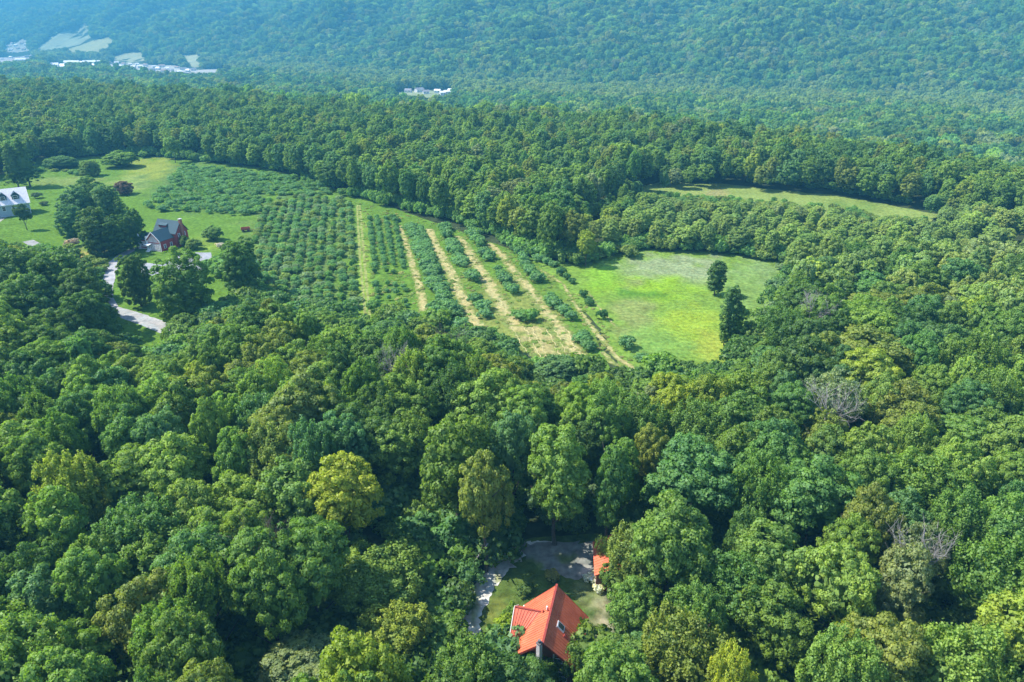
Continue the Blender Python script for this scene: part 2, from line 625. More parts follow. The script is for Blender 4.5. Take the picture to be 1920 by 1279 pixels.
patch('cabin_turnaround', [(975, 1020), (1120, 1015), (1112, 1075), (1085, 1088), (1030, 1075), (985, 1050)], 0.085, blobs((0.21, 0.215, 0.19), [(1000, 1060, 26, 16, (0.14, 0.19, 0.06)), (1060, 1046, 22, 10, (0.12, 0.16, 0.06)), (1100, 1070, 16, 10, (0.45, 0.43, 0.38))], 0.25, 1.5, gain=.75), M_GRAVEL, 0.6, 0.7, 0.3,
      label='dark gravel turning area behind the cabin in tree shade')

# mown hay between the orchard rows


def z3(x, y):
    return (600 + x / 3, 320 + y / 3)


HAYC = (0.56, 0.46, 0.20)
DRY = blobs(HAYC, [], 0.22, 3.0)
strips = [
    ([z3(*p) for p in [(445, 310), (475, 380), (505, 480), (530, 560), (565, 680), (585, 790)]], 1.5, 2.6),
    ([z3(*p) for p in [(612, 330), (640, 400), (690, 500), (735, 580), (770, 660), (820, 760), (860, 840), (890, 910)]], 2.8, 4.2),
    ([z3(*p) for p in [(775, 370), (830, 440), (880, 530), (940, 620), (990, 710), (1040, 790), (1090, 870)]], 2.6, 4.8),
    ([z3(*p) for p in [(950, 410), (1030, 480), (1090, 570), (1170, 660), (1230, 740), (1290, 820), (1350, 890), (1400, 960), (1450, 1040)]], 2.4, 4.4),
    ([z3(*p) for p in [(1240, 560), (1370, 640), (1440, 760), (1520, 870), (1600, 970), (1680, 1060), (1780, 1120)]], 0.8, 1.6),
    ([z3(*p) for p in [(1500, 670), (1560, 760), (1630, 840), (1680, 900)]], 0.4, 0.6),
    ([z3(*p) for p in [(1590, 1020), (1640, 1080), (1700, 1100)]], 1.2, 1.6),
]


def ragged(path, w0, w1, hay=(0.48, 0.43, 0.19), grass=(0.215, 0.275, 0.07), cover=0.5, seed=1, gain=0.62):
    """hay colour along a centre line, breaking up into grass towards the edges and in worn patches"""
    P_ = np.array([tuple(at(*q).xy) for q in path])

    def f(x, y, z):
        best = np.full(len(x), 1e9)
        for k in range(len(P_) - 1):
            a, b = P_[k], P_[k + 1]
            d = b - a
            t = np.clip(((x - a[0]) * d[0] + (y - a[1]) * d[1]) / (d @ d), 0, 1)
            dd = np.hypot(x - a[0] - t * d[0], y - a[1] - t * d[1]) / ((w0 + (w1 - w0) * (k + t) / (len(P_) - 1)) / 2)
            best = np.minimum(best, dd)
        v = best + 0.45 * wav(x, y, 3.2, seed) + 0.35 * wav(x, y, 9.0, seed + 3) + 0.2 * wav(x, y, 1.4, seed + 7)
        k = (1 - sstep(0.45, 1.05, v - cover * 0.5 + 0.25))[:, None]
        c = np.array([hay]) * k + np.array([grass]) * (1 - k)
        return c * gain * (1 + 0.12 * wav(x, y, 2.1, seed + 5)[:, None])
    return f


for i, (pp, a, b) in enumerate(strips):
    patch('hay_strip', None, 0.06 + 0.004 * i, ragged(pp, a, b, seed=300 + i, cover=0.14 if i < 4 else 0.0), M_HAY, 0.62, 0.7, 0.25, seed=30 + i, world_poly=ribbon(pp, a * 1.15, b * 1.15),
          label='strip of tan mown hay lying between two orchard rows', kind='structure')
tri_hay = [z3(*p) for p in [(1060, 870), (1390, 890), (1440, 1010), (1300, 1060), (1240, 1150), (1260, 1250), (1290, 1240), (1220, 1120), (1130, 1000)]]
patch('hay_field', tri_hay, 0.055, ragged([z3(1130, 880), z3(1230, 960), z3(1290, 1040), z3(1270, 1230)], 9, 3, hay=(0.42, 0.38, 0.16), cover=0.45, seed=330), M_HAY, 1.2, 1.0, 0.3, seed=77, label='mown corner of the orchard striped with raked hay')
wb = MB()
for k in range(6):
    f = (k + random.uniform(-.2, .2)) / 5
    a = at(*z3(1085 + 300 * f, 885 + 10 * f))
    b = at(*z3(1225 + 210 * f, 1120 - 90 * f))
    pts, rad = [], []
    for j in range(26):
        q = a.lerp(b, j / 25)
        q = q + Vector((random.uniform(-.3, .3) + 0.15 * math.sin(j * .5 + k), 0, 0))
        pts.append((q.x, q.y, float(hgt(q.x, q.y)) + 0.05))
        rad.append(random.uniform(0.03, 0.17))
    wb.tube(pts, rad, 5)
M_WIND = simple('hay', (0.40, 0.34, 0.16), 0.25, 2.5, 0.95, bump=0.8)
tag(wb.build('hay_windrows', M_WIND, smooth=True), 'low raked rows of drying hay in the orchard corner', None, None, 'stuff')
# wheel tracks in the grass lane
for k, dx in enumerate((-4, 4)):
    patch('wheel_track', None, 0.05 + 0.004 * k, blobs((0.36, 0.42, 0.13), [], 0.2, 3), M_GRASS, 1.4, 1.2, 0.12, seed=90 + k,
          world_poly=ribbon([(672 + dx * .6, 385), (675 + dx * .8, 430), (680 + dx, 500), (686 + dx, 560), (690 + dx, 600)], 0.8), label='pale wheel track along the grass lane of the orchard')

FARC = {'hill_pasture': (0.36, 0.42, 0.25), 'lower_pasture': (0.42, 0.45, 0.22), 'gravel_flat': (1.55, 1.5, 1.42), 'valley_meadow': (0.42, 0.45, 0.26),
        'village_ground': (0.55, 0.54, 0.48), 'long_meadow': (0.42, 0.46, 0.28), 'town_ground': (0.55, 0.52, 0.50), 'upper_town_ground': (0.4, 0.42, 0.35),
        'hamlet_ground': (0.34, 0.40, 0.22)}
for i, (nm, poly) in enumerate(FAR_FIELDS.items()):
    patch(nm, poly, 1.3, blobs(FARC[nm], [], 0.12, 80, 7 + i, gain=0.58), M_GRASS, 24, 14, 2.5, seed=100 + i, label=nm.replace('_', ' ') + ' in the hazy far valley')

# ------------------------------------------------------------------ tree meshes


def leaf_quads(cent, nrm, size, r, asp=1.0):
    """quads at cent facing about nrm, each vert list n*4; shading normals follow the clump"""
    n = len(cent)
    a = np.cross(nrm, r.normal(size=(n, 3)))
    a /= np.linalg.norm(a, axis=1)[:, None] + 1e-9
    b = np.cross(nrm, a)
    s = size[:, None]
    bend = nrm * s * 0.25
    v = np.stack([cent - a * s * asp - bend, cent - b * s, cent + a * s * asp - bend, cent + b * s * 0.9 + bend * 0.5], 1)
    return v.reshape(-1, 3)


def crown_mesh(name, seed, R=5.4, z0=4.5, z1=17.5, nl=64, lr=(0.8, 1.6), per=100, ls=(0.15, 0.27), flat=0.8, rnd=0.45, spike=0.0,
               shape='round', core=0.60, mat=None, low=-0.25, dens=1.0, multi=0):
    r = np.random.default_rng(seed)
    hz = (z1 - z0) / 2
    cz = (z0 + z1) / 2
    offs = [(r.uniform(0, 6.28), r.uniform(0.06, 0.16), k) for k in (2, 3, 5)]
    lobes = []
    heads = []
    if multi:
        for k in range(multi):
            a = k * 2 * math.pi / multi + r.uniform(-.5, .5)
            q = r.uniform(0.34, 0.52) if multi > 1 else 0
            f = r.uniform(0.50, 0.68)
            top = cz + hz * r.uniform(0.60, 1.0)
            hh = hz * (r.uniform(0.62, 0.85) if low > -0.9 else r.uniform(0.85, 0.98))
            heads.append((R * q * math.cos(a), R * q * math.sin(a), top - hh, R * f, hh))
        heads.append((r.uniform(-.12, .12) * R, r.uniform(-.12, .12) * R, cz, R * 0.66, hz))
    tries = 0
    while len(lobes) < nl and tries < nl * 12:
        i = tries
        tries += 1
        if heads:
            hx, hy, hzc, hr, hh = heads[i % len(heads)]
            u = r.uniform(low, 1)
            th = r.uniform(0, 2 * math.pi)
            rr = math.sqrt(max(0, 1 - u * u))
            if shape == 'oval':
                rr = rr ** 0.8
            q = r.uniform(0.80, 1.06)
            c = np.array([hx + hr * rr * math.cos(th) * q, hy + hr * rr * math.sin(th) * q, hzc + hh * u * q])
            if any(((c[0] - a) / e) ** 2 + ((c[1] - b) / e) ** 2 + ((c[2] - d) / g) ** 2 < 0.62 for (a, b, d, e, g) in heads):
                continue
            if any(np.linalg.norm(c - l[0]) < 0.62 * l[1] for l in lobes[-60:]):
                continue
            lobes.append((c, r.uniform(*lr)))
            continue
        if tries > nl:
            break
        u = low + (1 - low) * ((i + r.uniform(0, 1)) / nl)
        th = i * 2.39996 + r.uniform(-.35, .35)
        rr = math.sqrt(max(0, 1 - u * u))
        if shape == 'cone':
            rr = (1 - (u - low) / (1 - low)) ** 0.75 * 0.95 + 0.08
        elif shape == 'oval':
            rr = rr ** 0.8
        elif shape == 'flat':
            rr = rr ** 0.6
        lump = 1 + sum(a * math.sin(k * th + p) for p, a, k in offs)
        q = r.uniform(0.70, 0.98)
        c = np.array([R * rr * lump * math.cos(th) * q, R * rr * lump * math.sin(th) * q, cz + hz * u * r.uniform(0.84, 1.0) * (0.93 if u > 0.7 else 1)])
        lobes.append((c, r.uniform(*lr) * (0.75 if u > 0.85 else 1)))
    V, NN, LV = [], [], []
    for c, rad in lobes:
        n = int(per * dens * (rad / np.mean(lr)) ** 2)
        d = r.normal(size=(n, 3))
        d /= np.linalg.norm(d, axis=1)[:, None]
        out = c - np.array([0, 0, cz - hz * 0.25])
        out = out / (np.linalg.norm(out) + 1e-9)
        d = d + out * 0.55 + np.array([0, 0, 0.35])
        d /= np.linalg.norm(d, axis=1)[:, None]
        rad_i = rad * r.uniform(0.55, 1.08, n)
        sc = np.array([1, 1, flat])
        p = c + d * rad_i[:, None] * sc
        if spike:
            p[:, 2] += spike * r.uniform(0, 1, n) ** 3 * rad
        nr = d * (1 - rnd) + r.normal(size=(n, 3)) * rnd * 0.75
        nr /= np.linalg.norm(nr, axis=1)[:, None]
        sz = r.uniform(*ls, n)
        V.append(leaf_quads(p, nr, sz, r))
        sn = d * 0.60 + out * 0.10 + nr * 0.55
        sn /= np.linalg.norm(sn, axis=1)[:, None]
        NN.append(np.repeat(sn, 4, 0))
        base = r.uniform(0.3, 0.6)
        LV.append(np.repeat(np.clip(r.normal(base, 0.2, n), 0, 1), 4))
    if heads:
        nin = int(sum(len(v) for v in V) / 4 * 0.10)
        hd = [heads[k] for k in r.integers(0, len(heads), nin)]
        d = r.normal(size=(nin, 3))
        d /= np.linalg.norm(d, axis=1)[:, None]
        q = r.uniform(0.45, 0.82, nin)
        p = np.array([[h[0] + h[3] * a[0] * b, h[1] + h[3] * a[1] * b, h[2] + h[4] * a[2] * b] for h, a, b in zip(hd, d, q)])
        V.append(leaf_quads(p, d, r.uniform(ls[1], ls[1] * 1.9, nin), r))
        NN.append(np.repeat(d, 4, 0))
        LV.append(np.full(nin * 4, 0.25))
    V = np.concatenate(V)
    NN = np.concatenate(NN)
    LV = np.concatenate(LV)
    F = np.arange(len(V)).reshape(-1, 4)
    # inner mass of foliage
    bm = bmesh.new()
    bmesh.ops.create_icosphere(bm, subdivisions=3 if len(V) > 6000 else 2, radius=1)
    cv = np.array([v.co[:] for v in bm.verts])
    cf = [[v.index for v in f.verts] for f in bm.faces]
    bm.free()
    jit = 1 + 0.18 * wav(cv[:, 0] * 4 + seed, cv[:, 1] * 4 + cv[:, 2] * 3, 3.0, seed)
    ww = cv * jit[:, None]
    if heads:
        core = min(core, 0.40)
    kk = 1.0
    if shape == 'cone':
        kk = np.clip(1 - (ww[:, 2] + 1) / 2.3, 0.05, 1)[:, None] * 1.2
    pos = ww * np.array([R * core, R * core, hz * core])
    if shape == 'cone':
        pos[:, :2] *= kk
    pos[:, 2] += cz + (0.0 if low < -0.6 else hz * 0.08)
    n0 = len(V)
    V = np.concatenate([V, pos])
    NN = np.concatenate([NN, cv])
    LV = np.concatenate([LV, np.full(len(pos), 0.2)])
    me = bpy.data.meshes.new(name)
    me.from_pydata(V.tolist(), [], F.tolist() + [[i + n0 for i in f] for f in cf])
    me.polygons.foreach_set('use_smooth', [True] * len(me.polygons))
    a = me.attributes.new('leafv', 'FLOAT', 'POINT')
    a.data.foreach_set('value', LV.astype(np.float32))
    me.update()
    me.normals_split_custom_set_from_vertices(NN.tolist())
    me.materials.append(mat or M_LEAF)
    return me


def trunk_mesh(name, seed, H=13.0, r0=0.28, limbs=7):
    r = random.Random(seed)
    mb = MB()
    pts = [(0, 0, -0.4)]
    x = y = 0
    n = 7
    for i in range(1, n + 1):
        x += r.uniform(-.22, .22)
        y += r.uniform(-.22, .22)
        pts.append((x, y, H * i / n))
    mb.tube(pts, [r0 * (1.25 if i == 0 else 1) * (1 - 0.85 * i / n) for i in range(n + 1)], 7)
    for k in range(limbs):
        i = r.randint(2, n - 1)
        p = Vector(pts[i])
        th = k * 2.4 + r.uniform(-.4, .4)
        L = H * r.uniform(0.18, 0.32)
        q1 = p + Vector((math.cos(th) * L * .5, math.sin(th) * L * .5, L * .45))
        q2 = p + Vector((math.cos(th + .2) * L, math.sin(th + .2) * L, L * 1.1))
        rr = r0 * (1 - 0.85 * i / n) * 0.6
        mb.tube([p, q1, q2], [rr, rr * .6, rr * .25], 5)
    return mb.mesh(name, True)


CROWNS = {}
specs = []
for q in range(4):
    specs.append(('round', dict(R=5.5, nl=150, lr=(0.5, 1.15), per=85, multi=3 + q % 3, flat=0.8)))
for q in range(3):
    specs.append(('oval', dict(R=4.9, nl=150, lr=(0.5, 1.05), per=85, multi=2 + q % 2, low=-0.6, shape='oval', flat=0.85)))
for q in range(2):
    specs.append(('layered', dict(R=5.5, nl=140, lr=(0.6, 1.3), per=90, multi=4, flat=0.42, rnd=0.35)))
for q in range(3):
    specs.append(('feathery', dict(R=5.4, nl=170, lr=(0.4, 0.85), per=80, multi=4 + q % 2, flat=1.25, spike=1.4, rnd=0.62, ls=(0.10, 0.19))))
specs.append(('sparse', dict(R=4.8, nl=120, lr=(0.45, 0.95), per=48, multi=3, flat=0.8, rnd=0.7, ls=(0.10, 0.18), core=0.25)))
for i, (k, d) in enumerate(specs):
    CROWNS.setdefault(k, []).append(crown_mesh('crown_' + k, 100 + i, **{'ls': (0.12, 0.22), **d}))
CROWNS['open'] = [crown_mesh('crown_open', 130 + i, R=5.5, z0=0.2, z1=17.5, nl=250, lr=(0.5, 1.15), per=95, ls=(0.13, 0.23), flat=0.75, low=-0.95, shape='oval', multi=4) for i in range(2)]
CROWNS['low'] = [crown_mesh('crown_low', 135 + i, R=5.5, z0=-3.0, z1=17.5, nl=120, lr=(0.9, 1.7), per=90, ls=(0.22, 0.4), flat=1.2, low=-0.3, multi=4) for i in range(2)]
CROWNS['narrow'] = [crown_mesh('crown_narrow', 140, R=2.6, z0=1.0, z1=17.5, nl=80, lr=(0.6, 1.1), per=80, shape='oval', low=-0.9)]
CROWNS['spruce'] = [crown_mesh('crown_spruce', 141, R=3.2, z0=0.8, z1=18, nl=100, lr=(0.45, 1.0), per=60, shape='cone', low=-0.97, flat=0.5, ls=(0.14, 0.25), core=0.75)]
BUSH = [crown_mesh('bush', 150 + i, R=2.1, z0=0.1, z1=3.4, nl=26, lr=(0.45, 0.85), per=42, ls=(0.13, 0.24), flat=0.8, low=-0.3, core=0.7, rnd=0.5) for i in range(4)]
MID = [crown_mesh('mid_crown', 160 + i, R=5.5 - 0.15 * i, nl=130, lr=(0.6, 1.25), per=34, ls=(0.22, 0.38), flat=(0.8, 0.5, 0.9, 0.7, 0.45, 0.8)[i], core=0.62,
                  shape=('round', 'round', 'oval', 'round', 'round', 'oval')[i], low=-0.5, z0=2.5, multi=(3, 4, 2, 5, 3, 1)[i]) for i in range(6)]
FARM = [crown_mesh('far_crown', 170 + i, R=5.6, z0=2, nl=16, lr=(1.7, 3.2), per=26, ls=(0.6, 1.0), flat=0.8, core=0.82, rnd=0.35, low=-0.2,
                   mat=M_FARLEAF, shape=('round', 'oval', 'round', 'flat', 'oval')[i]) for i in range(5)]
TRUNKS = [trunk_mesh('trunk', 200 + i) for i in range(5)]

# leaf colours (linear albedo)
PAL = {
    'mid green': (0.148, 0.252, 0.048), 'dark green': (0.090, 0.176, 0.042), 'bluish green': (0.114, 0.226, 0.074), 'olive green': (0.190, 0.245, 0.050),
    'light green': (0.192, 0.305, 0.056), 'yellow green': (0.250, 0.330, 0.045), 'golden yellow': (0.310, 0.365, 0.045), 'grey green': (0.200, 0.260, 0.115),
    'reddish brown': (0.170, 0.115, 0.085), 'emerald green': (0.118, 0.245, 0.060),
}
PNAMES = ['mid green', 'dark green', 'bluish green', 'olive green', 'light green', 'yellow green', 'emerald green', 'grey green']
PW = np.array([0.40, 0.10, 0.12, 0.12, 0.17, 0.025, 0.05, 0.015])
PW = PW / PW.sum()
SHAPEN = {'round': 'rounded', 'oval': 'tall oval', 'layered': 'layered', 'feathery': 'feathery', 'sparse': 'thin-leaved', 'narrow': 'narrow', 'spruce': 'pointed', 'open': 'full', 'low': 'low spreading'}
ntree = [0]
individual = []          # (x, y, radius) of the trees placed one by one


def tree(kind, x, y, H, R, colour, text=None, group=None, name='broadleaf_tree', cat='tree', v=None, jitter=0.1, rz=None, loc_label=True, mark=None):  # H, R in metres
    z = float(hgt(x, y))
    lst = CROWNS[kind]
    i = v if v is not None else random.randrange(len(lst))
    e = empty(name, (x, y, z), rz if rz is not None else random.uniform(0, 6.28))
    cr = bpy.data.objects.new('crown', lst[i])
    COL.objects.link(cr)
    cr.parent = e
    nomR = {'open': 6.0, 'narrow': 2.9, 'spruce': 3.3}.get(kind, 5.9)
    cr.scale = (R / nomR * random.uniform(.93, 1.07), R / nomR * random.uniform(.93, 1.07), H / 18.0)
    c = PAL[colour]
    k = random.uniform(1 - jitter, 1 + jitter)
    cr['tint'] = [c[0] * k * random.uniform(.92, 1.08), c[1] * k, c[2] * k * random.uniform(.85, 1.15)]
    tr = bpy.data.objects.new('trunk', random.choice(TRUNKS))
    COL.objects.link(tr)
    tr.parent = e
    tr.scale = (H / 18, H / 18, H / 18)
    if not tr.data.materials:
        tr.data.materials.append(M_BARK)
    text = text or f'{colour} {SHAPEN[kind]} tree'
    tag(e, text, cat, group)
    if loc_label:
        later(e, text, x, y, z + H * 0.7)
    elif mark:
        LANDMARKS.append((mark, *[float(q) for q in proj(x, y, z + H * 0.7)]))
    individual.append((x, y, R, H))
    ntree[0] += 1
    return e


def tree_px(kind, px, ytop, wpx, H, colour, text=None, name='broadleaf_tree', **k):
    """a tree whose top is seen at px, ytop, as wide as wpx"""
    q = at(px, ytop, H)
    dist = (Vector((q.x, q.y, q.z + H * .6)) - Vector((0, 0, CAM_H))).length
    # perspective spread of the off-axis view
    fz = q.y * CP - (q.z + H * .6 - CAM_H) * SP
    R = wpx / 2 / 1280 * fz
    return tree(kind, q.x, q.y, H, R, colour, text, name=name, **k)


# --- trees the photo lets one name
tree_px('open', 328, 468, 108, 19, 'mid green', 'big round maple in front of the red house, right of the gravel road', loc_label=False, v=0)
tree_px('open', 241, 475, 58, 15, 'dark green', 'dark upright tree on the grass inside the bend of the driveway', loc_label=False)
tree_px('low', 338, 590, 56, 6, 'mid green', 'low bushy tree where the gravel road passes out of sight', loc_label=False)
tree_px('open', 442, 448, 76, 17, 'dark green', 'dark broad tree right of the big maple, beside the orchard', loc_label=False)
tree_px('narrow', 1349, 484, 37, 11, 'dark green', 'lone dark narrow tree standing in the open meadow', loc_label=False)
tree_px('narrow', 1379, 528, 40, 16, 'dark green', 'tall dark narrow tree at the right edge of the meadow, behind a lighter one', loc_label=False)
tree_px('narrow', 1389, 566, 36, 11, 'light green', 'light green narrow tree at the right edge of the meadow', loc_label=False)
tree_px('narrow', 1365, 590, 22, 8, 'mid green', 'small narrow tree left of the pair at the meadow edge', loc_label=False)
for a in [('open', 25, 468, 115, 20, 'dark green'), ('open', 95, 466, 105, 20, 'dark green'), ('open', 142, 498, 84, 18, 'dark green'),
          ('open', 62, 515, 115, 19, 'dark green'), ('open', 0, 540, 110, 18, 'dark green'), ('open', 146, 545, 84, 16, 'dark green'), ('open', 85, 578, 100, 15, 'dark green')]:
    tree_px(*a, jitter=0.06, group='dark trees left of the gravel road')
tree_px('open', 165, 330, 60, 15, 'bluish green', 'tall bluish tree at the back of the group between the two houses', loc_label=False)
for a in [('open', 130, 350, 56, 14, 'bluish green'), ('open', 190, 345, 56, 14, 'bluish green'), ('open', 125, 385, 50, 11, 'bluish green'), ('open', 175, 388, 80, 16, 'dark green'),
          ('open', 205, 405, 54, 13, 'dark green'), ('open', 240, 390, 40, 14, 'dark green'), ('open', 165, 300, 34, 8, 'mid green'), ('open', 215, 372, 30, 9, 'mid green')]:
    tree_px(*a, group='trees between the white and red houses')
tree_px('oval', 36, 382, 30, 10, 'dark green', 'small dark tree on a bare stem before the white house', loc_label=False)
tree_px('spruce', 28, 252, 40, 24, 'dark green', 'tall dark spruce behind the white house', name='spruce_tree', loc_label=False)
tree_px('spruce', 8, 262, 36, 22, 'dark green', 'second dark spruce behind the white house, at the left edge', name='spruce_tree', loc_label=False)
tree_px('oval', 319, 256, 34, 14, 'light green', 'light green tree on a visible trunk at the corner of the upper field', loc_label=False)
tree_px('open', 103, 246, 62, 15, 'dark green', 'dark rounded tree at the far edge of the upper lawn', loc_label=False)
tree_px('low', 112, 293, 56, 6, 'bluish green', 'low wide dark bush on the upper lawn', loc_label=False)
tree_px('low', 222, 285, 60, 8, 'mid green', 'low wide tree left of the yellowish upper field', loc_label=False)
tree_px('low', 228, 340, 32, 6, 'reddish brown', 'reddish brown shrub behind the group of trees by the red house', loc_label=False)
tree_px('low', 396, 425, 36, 5, 'mid green', 'low spreading tree on the lawn right of the red house', loc_label=False)
tree_px('low', 360, 448, 28, 3.6, 'mid green', 'loose green shrub on the lawn beside the red house', loc_label=False)
tree_px('low', 345, 442, 22, 4, 'dark green', 'small dark shrub at the right corner of the red house', loc_label=False)
tree_px('round', 634, 862, 150, 18, 'golden yellow', 'golden yellow tree standing out among the green woods', loc_label=False, v=1)
tree_px('feathery', 120, 858, 130, 18, 'yellow green', 'bright yellow green tree in the woods at left', loc_label=False)
tree_px('feathery', 1385, 1222, 90, 17, 'golden yellow', 'yellow tree at the bottom edge right of the cabin', loc_label=False)
tree_px('sparse', 1740, 975, 105, 18, 'grey green', 'pale thin tree with bare branches showing in the right woods', loc_label=False)
tree_px('sparse', 1580, 700, 130, 18, 'grey green', 'grey green thin tree with bare twigs at its centre, right of the meadow', loc_label=False)
tree_px('round', 1640, 615, 150, 18, 'olive green', 'broad olive tree tinged brown, right of the bare dead tree', loc_label=False)
tree_px('round', 1640, 578, 120, 18, 'light green', 'bright broad tree behind the brown tinged olive one', loc_label=False)
tree_px('round', 1518, 528, 100, 17, 'dark green', 'dark tree left behind the bare dead tree', loc_label=False)
tree_px('oval', 1048, 795, 160, 21, 'light green', 'tall bright tree rising behind the shaded turning area of the cabin', loc_label=False)
tree_px('oval', 850, 775, 170, 22, 'mid green', 'tall broad tree left of the bright one behind the cabin clearing', loc_label=False)
tree_px('oval', 905, 850, 120, 20, 'olive green', 'olive tree overhanging the track behind the cabin', loc_label=False)
tree_px('oval', 1155, 830, 110, 20, 'dark green', 'dark tree right of the bright one behind the cabin clearing', loc_label=False)
tree_px('oval', 960, 770, 110, 20, 'bluish green', 'tall tree between the two tall ones behind the cabin clearing', loc_label=False)
tree_px('round', 1310, 830, 190, 18, 'bluish green', 'broad bluish green tree up and right of the small red shed', loc_label=False)
tree_px('round', 1270, 945, 170, 19, 'mid green', 'broad round tree right of the small red shed', loc_label=False, v=2)
tree_px('oval', 1101, 430, 42, 12, 'yellow green', 'yellow green tree at the left end of the meadow against dark woods', loc_label=False)
tree_px('sparse', 968, 335, 66, 15, 'grey green', 'pale brownish tree in the woods above the orchard', loc_label=False)
tree_px('feathery', 1205, 1000, 120, 13, 'olive green', 'olive tree partly covering the small red shed', loc_label=False)
tree_px('sparse', 1150, 1012, 44, 6.0, 'mid green', 'small tree beside the red shed, in front of its roof', loc_label=False)
tree_px('sparse', 1132, 1003, 34, 7.0, 'mid green', 'thin young tree right before the red shed roof', loc_label=False)
tree_px('feathery', 1158, 1064, 66, 4.5, 'mid green', 'low leafy tree in front of the red shed', loc_label=False)
tree_px('feathery', 1022, 1238, 46, 5.0, 'mid green', 'bushy tree right against the near gable of the cabin', loc_label=False)
tree_px('feathery', 1070, 1214, 60, 6.0, 'mid green', 'bushy tree at the front right corner of the cabin', loc_label=False)
tree_px('feathery', 884, 1246, 70, 6.0, 'bluish green', 'bushy tree at the front left corner of the cabin', loc_label=False)
tree_px('round', 1128, 1228, 80, 6.5, 'bluish green', 'dark bush right of the cabin at the bottom', loc_label=False)
tree_px('feathery', 700, 1045, 180, 9.5, 'light green', 'wide light tree left of the cabin track', loc_label=False)
tree_px('feathery', 740, 1150, 140, 8, 'yellow green', 'yellowish tree left of the cabin track near the bottom', loc_label=False)
tree_px('round', 1195, 1090, 110, 11, 'mid green', 'mid green tree right of the cabin yard', loc_label=False)
tree_px('feathery', 1820, 1185, 170, 17, 'light green', 'broad feathery tree at the bottom right corner', loc_label=False)
tree_px('feathery', 1590, 1200, 160, 17, 'light green', 'broad feathery tree at the bottom, left of the corner one', loc_label=False)
tree_px('round', 1540, 870, 190, 18, 'emerald green', 'wide blue green tree in the middle of the right woods', loc_label=False)
tree_px('low', 1045, 672, 78, 6, 'bluish green', 'round green bush at the lower end of the hay corner', loc_label=False)

# ------------------------------------------------------------------ the woods
V_KEEP2 = [(1345, 500), (1465, 500), (1452, 560), (1425, 600), (1400, 650), (1372, 670), (1350, 640)]
V_KEEP = [(205, 455), (490, 440), (500, 545), (430, 562), (352, 612), (300, 620), (205, 570)]
ALLV = [V_MAIN, V_STRIP, V_YARD, V_KEEP, V_KEEP2]
CAB = (4.6, 59.4)


def scatter(xmin, xmax, ymin, ymax, sp, seed, keep):
    r = np.random.default_rng(seed)
    xs = np.arange(xmin, xmax, sp)
    ys = np.arange(ymin, ymax, sp * 0.87)
    A, B = np.meshgrid(xs, ys)
    A = A + (np.arange(len(ys)) % 2)[:, None] * sp / 2
    A = (A + r.uniform(-.36, .36, A.shape) * sp).ravel()
    B = (B + r.uniform(-.36, .36, B.shape) * sp).ravel()
    k = keep(A, B)
    return A[k], B[k]


def infield(px, py):
    k = np.zeros(np.shape(px), bool)
    for v in ALLV:
        k |= inpoly(px, py, v)
    return k


def frustum(x, y, pad=30, zt=10):
    return (np.abs(x) < 0.80 * (y * CP + (CAM_H) * SP) + pad) & (y > 18)


A, B = scatter(-720, 420, 20, 980, 7.0, 31, lambda x, y: frustum(x, y, 40) & (y < np.interp(x, EX, EY) + 60))
H = rng.uniform(14.8, 18.6, len(A)) + 1.4 * wav(A, B, 60, 77)
Rr = np.clip(rng.normal(4.55, 0.75, len(A)), 3.2, 6.3)
G = hgt(A, B)
# right-hand woods beside the meadow and around the clearing strip are younger and lower
pxa, pya = proj(A, B, G)
H = np.where(B > 190, H * rng.uniform(.72, 1.08, len(A)), H)
young = inpoly(pxa, pya, [(1040, 470), (1150, 380), (1250, 340), (1750, 395), (1920, 430), (1930, 560), (1500, 520), (1300, 478), (1150, 480)])
H = np.where(young, H * 0.62, H)
Rr = np.where(young, Rr * 0.72, Rr)
ok = ~infield(pxa, pya)
lowz = (A > -24) & (A < -5) & (B > 48) & (B < 74)
H = np.where(lowz, np.minimum(H, np.where(A > -17, 6.5, 8.5)), H)
Rr = np.where(lowz & (A > -17), np.minimum(Rr, 3.2), Rr)
ok &= ~((A > -12) & (A < 0) & (B > 53) & (B < 74))
ok &= ~((A > -16) & (A < 16) & (B > 42) & (B < 78) & (np.hypot(A - 4, B - 62) < 10))
for it in range(7):
    bad = np.zeros(len(A), bool)
    for dx, hz_ in [(0, q / 10) for q in range(2, 11)] + [(v, q / 10) for v in (-.55, .55) for q in (3, 5, 7, 9)] + [(v, q / 10) for v in (-1.15, 1.15) for q in (3, 5, 7, 8.5)] + [(v, 1.06) for v in (-.4, 0, .4)]:
        qx, qy = proj(A + dx * Rr, B, G + H * hz_)
        bad |= infield(qx, qy)
    H = np.where(bad, H * 0.86, H)
    Rr = np.where(bad, Rr * 0.93, Rr)
ok &= ~bad
ix = np.array(individual)
for (x, y, r_, h_) in individual:
    ok &= ~((np.hypot(A - x, B - y) < (r_ + Rr) * 0.62))
A, B, H, Rr, G = A[ok], B[ok], H[ok], Rr[ok], G[ok]
qx, qy = proj(A, B, G + H * 0.75)
fz = B * CP - (G + H * .7 - CAM_H) * SP
vis = (qx > -70) & (qx < 1990) & (qy < 1340) & (qy > 0)
size_px = Rr / fz * (vis * 1.0)
order = np.argsort(-size_px)
NIND = 300 - ntree[0]
chosen = np.zeros(len(A), bool)
chosen[order[:NIND]] = True
